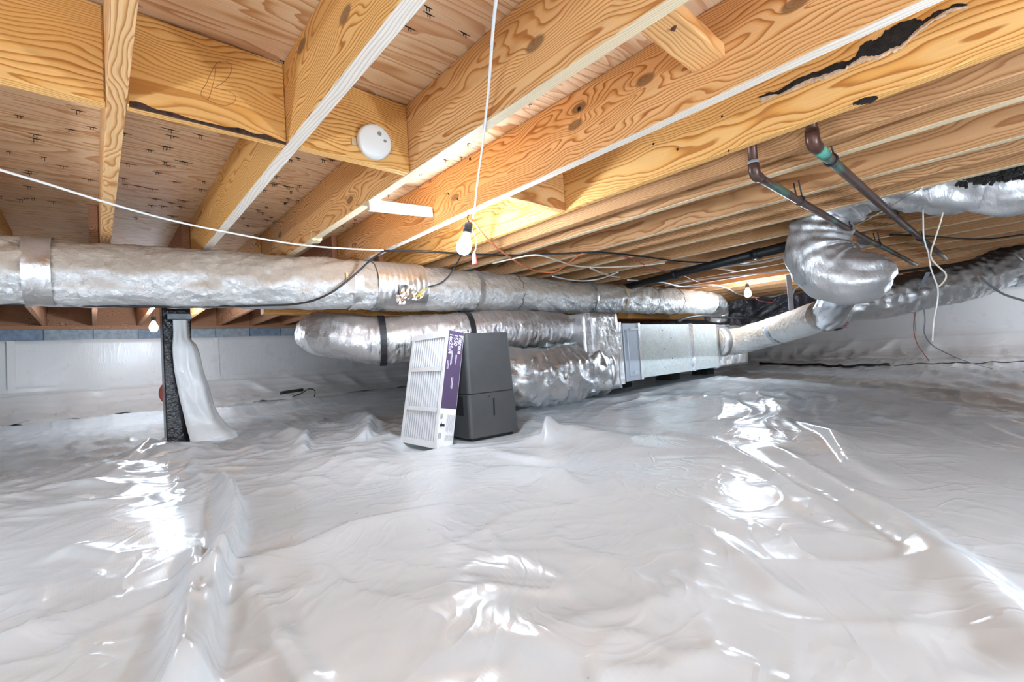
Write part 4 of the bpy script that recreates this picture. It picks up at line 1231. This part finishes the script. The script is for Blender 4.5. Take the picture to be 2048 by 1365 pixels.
cable('red_wire', [az(px, py, ZC - .008) for px, py in ((1360, 548), (1385, 560), (1400, 564), (1430, 560))], .004, 'red_cable', 'short red wire above the right end of the trunk duct', 'wire')
cable('red_wire', [ay(px, py, 1.9) for px, py in ((1505, 592), (1520, 602), (1545, 606))], .004, 'red_cable', 'red wire hanging right below the furnace bulb', 'wire')
cable('black_hose', [ay(px, py, y) for px, py, y in ((1352, 644, 2.5), (1375, 636, 2.45), (1410, 632, 2.40), (1460, 636, 2.36), (1520, 636, 2.2), (1575, 628, 1.9), (1620, 612, 1.6), (1660, 590, 1.35))], .016, 'black', 'black hose arching over the furnace to the right', 'hose')
cable('black_cable', [az(px, py, ZC - .02) for px, py in ((1690, 562), (1760, 549), (1830, 540), (1900, 530), (1960, 523), (1985, 525))] + [ax(2030, 545, 5.9), ax(2075, 575, 5.8)], .013, 'black', 'thick black cable curling down at the right edge')
cable('black_cable', [az(px, py, ZC - .012) for px, py in ((1700, 556), (1800, 543), (1880, 533), (1960, 522), (2060, 508))], .010, 'black', 'black cable bundled above the dusty flex duct')
cable('black_cable', [az(px, py, ZC) for px, py in ((1780, 470), (1850, 472), (1930, 478), (1990, 477), (2070, 466))], .006, 'black', 'thin black cable across the joists at the right edge')
cable('grey_cable', [ax(px, py, 5.2) for px, py in ((1960, 555), (1985, 575), (2010, 590), (2050, 602), (2080, 606))], .008, 'grey_cable', 'grey cable drooping to the right edge below the sill')
cable('twine', [az(px, py, ZC - .02) for px, py in ((1693, 460), (1730, 442), (1770, 420), (1810, 396), (1845, 375))], .003, 'cream_cable', 'tan twine stretched across both copper pipes', 'twine')
cable('twine', [ax(px, py, 3.02) for px, py in ((1886, 425), (1881, 445), (1868, 485), (1861, 512), (1873, 530), (1890, 545), (1892, 556), (1884, 568), (1876, 574))], .0035, 'cream_cable', 'cream twine knotted to the flex duct and hanging in an S curve', 'twine')
cable('twine', [ax(px, py, 3.03) for px, py in ((1846, 420), (1848, 478), (1857, 505), (1861, 535), (1870, 560), (1876, 578), (1875, 605), (1868, 640), (1865, 682))], .003, 'white_cable', 'pale twine hanging straight down in front of the plastic wall', 'twine')
cable('red_wire', [ax(px, py, y) for px, py, y in ((1833, 604, 5.2), (1830, 630, 5.2), (1827, 655, 5.2), (1833, 685, 5.25), (1848, 708, 5.4), (1858, 722, 5.5))], .0035, 'red_cable', 'thin red wire hanging from the dusty flex duct', 'wire')
g1 = [ax(px, py, y) for px, py, y in ((1846, 606, 5.3), (1850, 640, 5.3), (1848, 664, 5.3), (1858, 684, 5.4), (1880, 700, 5.6), (1930, 722, 5.9))] + [fl(1990, 738, .02), fl(2060, 744, .02)]
cable('grey_cable', g1, .005, 'grey_cable', 'thin grey wire falling from the dusty flex duct and trailing over the plastic')
def lying(pts, lift): return [Vector((p.x, p.y, gz(p.x, p.y) + lift)) for p in smooth_path([fl(*q) for q in pts], .05)]
cable('black_hose', lying(((1520, 730), (1560, 731), (1620, 733), (1700, 735), (1780, 734)), .012), .022, 'black', 'black hose lying on the plastic right of the furnace', 'hose')
cable('black_cable', lying(((1770, 734), (1850, 731), (1940, 729), (2060, 727)), .006), .007, 'dark_wire', 'thin dark cable continuing across the plastic at right')
cable('black_cable', lying(((212, 846), (240, 843), (280, 838)), .006) + [fl(295, 832, .05)] + lying(((310, 834), (345, 838)), .006), .007, 'dark_wire', 'dark cable on the plastic left of the wrapped pier')
cable('black_cable', [ay(585, 794, 5.9), ay(605, 786, 5.9), ay(618, 778, 5.9), ay(630, 782, 5.9), ay(628, 797, 5.9)], .006, 'dark_wire', 'hooked black wire sticking up from the plastic behind the filter')
MB().tube(smooth_path([ay(560, 787, 6.2), ay(585, 783, 6.2), ay(606, 780, 6.2)]), .02, 8).build('black_debris', M['dark_wire'], label='flat black debris on the plastic below the supply flex duct', cat='debris')

# ------------------------------------------------------------------ bulbs
def lamp(label, base, d, mat, socket=True, hook=True):
    d = Vector(d).normalized(); e = empty('hanging_bulb', label, 'light bulb', base, 'work bulbs hung under the joists')
    if socket:
        MB().lathe([(.010, 0), (.018, .004), (.020, .02), (.0185, .024), (.0195, .028), (.0195, .05), (.016, .054)], base, d, 24).build('socket', M['socket'], e)
        for k in range(3):
            MB().lathe([(.0195, 0), (.0212, .002), (.0195, .004)], Vector(base) + d * (.03 + .007 * k), d, 24).build('socket_ridge', M['socket'], e)
    b0 = Vector(base) + d * .05
    MB().lathe([(.013, 0), (.015, .010), (.022, .024), (.031, .042), (.035, .060), (.033, .078), (.025, .093), (.013, .101), (.001, .103)], b0, d, 14).build('bulb', mat, e)
    if base[2] < JB - .2:
        MB().tube([Vector(base), Vector((base[0], base[1], JB + .1))], .004, 6).build('drop_cord', M['white_cable'], e)
    if hook:
        up = Vector(base) - d * .0
        MB().tube(smooth_path([up, up + Vector((-.008, 0, .02)), up + Vector((.0, 0, .034)), up + Vector((.004, .0, .048))], .008), .0022, 6).build('hook', M['iron'], e)
    return e
b1 = Vector((1.306, 1.680, JB - .034))
L1 = lamp('lit work bulb in a black socket hanging in the middle above the trunk duct', b1, (-.12, .30, -1), M['bulb'])
pc = [b1 + Vector((.014, 0, -.03)), ay(951, 475, 1.70), ay(952, 495, 1.70), ay(948, 506, 1.70)]
MB().tube(smooth_path(pc, .01), .002, 6).build('pull_cord', M['white_cable'], L1)
c = ay(948, 506, 1.70)
MB().lathe([(.006, 0), (.008, -.008), (.011, -.03), (.0135, -.05), (.0135, -.056), (.010, -.058)], c, (-.05, 0, 1), 16).build('pull_knob', M['red_plastic'], L1, label='red pull knob')
lamp('lit bulb hanging beyond the girder left of the wrapped pier', Vector((.432, 5.55, JB - .055)), (0, .05, -1), M['bulb_far'])
lamp('lit bulb hanging under the joists above the furnace at right', Vector((5.36, 1.985, JB - .03)), (0, 0, -1), M['bulb'])
lamp('lit bulb behind the photographer on the left', Vector((-0.80, -0.75, .62)), (0, 0, -1), M['bulb_near'])
lamp('lit bulb behind the photographer on the right', Vector((1.25, -1.1, .62)), (0, 0, -1), M['bulb_near'])

lamp('added fill bulb outside the frame near the right-hand wall', Vector((8.7, -1.3, .95)), (0, 0, -1), M['fill_wall'])  # unseen lamp, added to brighten the right wall
lamp('added fill bulb outside the frame near the far left corner', Vector((-2.3, 3.7, JB - .04)), (0, 0, -1), M['bulb_near'])  # unseen lamp, added to brighten the wall at far left
lamp('added fill bulb just outside the left edge of the frame in front of the trunk duct', Vector((-.95, 1.75, .80)), (0, 0, -1), M['fill_left'])  # unseen lamp, added as fill for the left joist bays

# ------------------------------------------------------------------ smoke alarm
sa = empty('smoke_alarm', 'round white smoke alarm on the blocking board', 'smoke alarm', (.701, 1.395, CAM_H + .735))
c = Vector((.701, 1.3955, CAM_H + .735)); ad = Vector((-.10, -1, -.06))
MB().lathe([(.053, 0), (.054, .006), (.051, .010)], c, ad, 48).build('mounting_ring', M['plastic_white'], sa)
MB().lathe([(.048, .008), (.055, .012), (.0565, .020), (.054, .030), (.049, .0345), (.027, .036), (.001, .0362)], c, ad, 48).build('body', M['plastic_white'], sa)
adn = ad.normalized(); ux = adn.cross(Vector((0, 0, 1))).normalized(); uz = ux.cross(adn).normalized()
if ux.x < 0: ux = -ux
for k, (dx, dz, r_) in enumerate(((.012, .024, .007), (.030, .004, .005))):
    cc = c + adn * .0355 + ux * dx + uz * dz
    MB().lathe([(r_, 0), (r_, .0018), (r_ * .6, .002)], cc, adn, 20).build('vent' if k else 'test_button', M['plastic_grey'], sa)
MB().box(.628, .642, 1.388, 1.396, CAM_H + .712, CAM_H + .735).build('mounting_tab', M['tan_tape'], sa)

# ------------------------------------------------------------------ dehumidifier
dh = empty('dehumidifier', 'tall dark grey dehumidifier standing on the white plastic beside the filter', 'dehumidifier', (1.73, 2.22, .036))
A = Vector((1.548, 2.100, 0)); Wd = Vector((.998, -.075, 0)); Dd = Vector((.075, .998, 0))
z0 = .042; wB, dB, wT, dT, Ht = .35, .285, .312, .255, .612
def body(z_lo, z_hi, grow=0.0, shrink_front=0.0):
    V = []; Fc = []; rc = .022; seg = 6
    levels = [z_lo, z_lo + .004, z_hi - .004, z_hi]; ins = [.004, 0, 0, .004]
    for z, ii_ in zip(levels, ins):
        t = z / Ht; w_, d_ = wB + (wT - wB) * t - 2 * ii_ + grow, dB + (dT - dB) * t - 2 * ii_ + grow
        offx = (wB - w_) / 2; offy = (dB - d_) / 2 + .004 * t
        for (cx_, cy_, a0) in ((rc, rc, 180), (w_ - rc, rc, 270), (w_ - rc, d_ - rc, 0), (rc, d_ - rc, 90)):
            for s in range(seg + 1):
                an = math.radians(a0 + 90 * s / seg)
                lx, ly = offx + cx_ + rc * math.cos(an), offy + cy_ + rc * math.sin(an)
                V.append(A + Wd * lx + Dd * ly + Vector((0, 0, z0 + z)))
    m = 4 * (seg + 1)
    for i in range(len(levels) - 1):
        for k in range(m):
            k2 = (k + 1) % m; Fc.append((i * m + k, i * m + k2, (i + 1) * m + k2, (i + 1) * m + k))
    Fc.append(tuple(reversed(range(m)))); Fc.append(tuple((len(levels) - 1) * m + k for k in range(m)))
    return mesh('body', V, Fc)
ub = link('upper_body', body(.262, Ht), M['deh_grey'], dh)
lb = link('water_bucket', body(.012, .2595), M['deh_grey'], dh)
link('seam', body(.2585, .263, grow=-.006), M['deh_dark'], dh)
def front(lx, z):
    t = z / Ht; d_ = dB + (dT - dB) * t; w_ = wB + (wT - wB) * t
    return A + Wd * ((wB - w_) / 2 + lx * w_) + Dd * ((dB - d_) / 2 + .004 * t) + Vector((0, 0, z0 + z))
a = front(.50, .125); b = front(.515, .225)
mb = MB(); mb.obox(a - Wd * .006 + Dd * .004, Wd * .012, Dd * -.006, b - a); mb.build('level_window', M['deh_dark'], lb, bevel=.0015, label='black slot window')
c = front(.42, .243); MB().lathe([(.007, 0), (.007, .0015), (.001, .002)], c + Dd * .0005, -Dd, 16).build('emblem', M['deh_side'], lb)
def side(ly, z):
    t = z / Ht; w_ = wB + (wT - wB) * t; d_ = dB + (dT - dB) * t
    return A + Wd * ((wB - w_) / 2) + Dd * ((dB - d_) / 2 + .004 * t + ly * d_) + Vector((0, 0, z0 + z))
mb = MB(); a = side(.22, .14); b = side(.22, .25); mb.obox(a - Wd * .001, Dd * .10, Wd * .004, b - a); mb.build('bucket_grip', M['deh_dark'], lb)
for k in range(10):
    a = side(.2, .33 + k * .02); mb = MB(); mb.obox(a - Wd * .0015, Dd * .16, Wd * .003, Vector((0, 0, .006))); mb.build('side_louver', M['deh_side'], ub)
mb = MB(); p = A + Wd * .03 + Dd * .03 + Vector((0, 0, .034)); mb.obox(p, Wd * (wB - .06), Dd * (dB - .06), Vector((0, 0, .022))); mb.build('base', M['deh_dark'], dh)

# ------------------------------------------------------------------ pleated air filter
af = empty('air_filter', 'tall white pleated air filter with a purple label leaning on the dehumidifier', 'air filter', (1.35, 2.28, .03))
C0 = Vector((1.310, 2.085, CAM_H - .453)); Wv = Vector((.015, .406, -.002)); Sv = Vector((.098, -.004, -.020)); Uv = Vector((.125, -.002, .623))
wn, sn, un = Wv.normalized(), Sv.normalized(), Uv.normalized()
# frame: thin cardboard tray
mb = MB()
mb.obox(C0, Wv, Sv, un * .004); mb.obox(C0 + Uv - un * .004, Wv, Sv, un * .004)
mb.obox(C0, wn * .004, Sv, Uv); mb.obox(C0 + Wv - wn * .004, wn * .004, Sv, Uv)
mb.obox(C0 + sn * .096, Wv, sn * .003, Uv)
mb.build('frame', M['card'], af)
def fp(u_, v_, s_=0.0): return C0 + Wv * u_ + Uv * v_ + sn * s_      # u from near corner to far corner
def bar(u0, u1, v0, v1, th=.004):
    mb = MB(); mb.obox(fp(u0, v0, -.002), Wv * (u1 - u0), Uv * (v1 - v0), sn * th); return mb.build('face_bar', M['card'], af)
bar(0, 1, 0, .055); bar(0, 1, .945, 1); bar(0, .075, .05, .95); bar(.925, 1, .05, .95); bar(.05, .95, .30, .335); bar(.05, .95, .65, .685)
V = []; Fc = []; npl = 14
for k in range(npl):
    for du, s_ in ((0.0, .05), (.16, .006), (.5, .002), (.74, .006), (.90, .05)):
        u_ = .055 + .89 * (k + du) / npl
        V += [fp(u_, .05, s_), fp(u_, .95, s_)]
for k in range(npl * 5 - 1): Fc.append((2 * k, 2 * k + 2, 2 * k + 3, 2 * k + 1))
link('pleats', mesh('pleats', V, Fc), M['pleat'], af)
# printed side
def sp_(s_, v_, out=.0): return C0 + sn * (s_ * .1) + Uv * v_ - wn * out
mb = MB(); mb.obox(sp_(0.02, .335, .0012), sn * .096, Uv * .665, -wn * -.0012); lab = mb.build('side_label', M['purple'], af, label='purple printed side')
def text(body, s_, v_, size, mat, parent, ext=.0002, dirv=None):
    cu = bpy.data.curves.new('txt', 'FONT'); cu.body = body; cu.size = size; cu.extrude = ext; cu.offset = size * .012
    o = bpy.data.objects.new('txt', cu); COL.objects.link(o)
    bpy.context.view_layer.update()
    dg = bpy.context.evaluated_depsgraph_get()
    me = bpy.data.meshes.new_from_object(o.evaluated_get(dg)); me.name = 'printed_text'
    bpy.data.objects.remove(o); bpy.data.curves.remove(cu)
    xd = -un; yd = sn; zd = xd.cross(yd)
    m = Matrix((xd, yd, zd)).transposed().to_4x4(); m.translation = sp_(s_, v_, .0016)
    me.transform(m)
    me.materials.clear()
    return link('printed_text', me, mat, parent)
text('Filtrete', .70, .975, .036, M['print_white'], lab)
text('1550', .40, .975, .032, M['print_white'], lab)
text('16x25x4', .10, .975, .032, M['print_white'], lab)
def lines(s0, v0, n, ds, L, w_, mat, vary=.3, seed=1):
    rs = random.Random(seed); mb = MB()
    for k in range(n):
        l = L * (1 - vary * rs.random())
        mb.obox(sp_(s0 + ds * k, v0 - l, .0016), sn * w_, Uv * l, wn * .0003)
    return mb
lines(.60, .80, 2, .05, .09, .0022, None).build('small_print', M['print_white'], lab)
lines(.30, .83, 2, .06, .14, .0022, None, seed=3).build('small_print', M['print_white'], lab)
lines(.12, .74, 2, .06, .09, .0022, None, seed=5).build('small_print', M['print_white'], lab)
lines(.48, .60, 2, .07, .10, .003, None, seed=7).build('small_print', M['print_white'], lab)
lines(.46, .285, 9, .055, .15, .0022, None, .15, seed=9).build('small_print', M['print_grey'], af)
lines(.46, .115, 9, .055, .05, .0022, None, .2, seed=10).build('small_print', M['print_grey'], af)
lines(.06, .29, 3, .06, .05, .0025, None, .2, seed=11).build('small_print', M['print_black'], af)
lines(.06, .13, 3, .06, .05, .0025, None, .2, seed=12).build('small_print', M['print_black'], af)
q = [(.06, .195), (.18, .22), (.18, .205), (.36, .205), (.36, .185), (.18, .185), (.18, .17)]
V = [sp_(a_, b_, .0018) for a_, b_ in q] + [sp_(a_, b_, .0012) for a_, b_ in q]
link('airflow_arrow', mesh('airflow_arrow', V, [tuple(range(7)), tuple(range(13, 6, -1))] + [(i, (i + 1) % 7, 7 + (i + 1) % 7, 7 + i) for i in range(7)]), M['print_black'], af, label='black arrow')
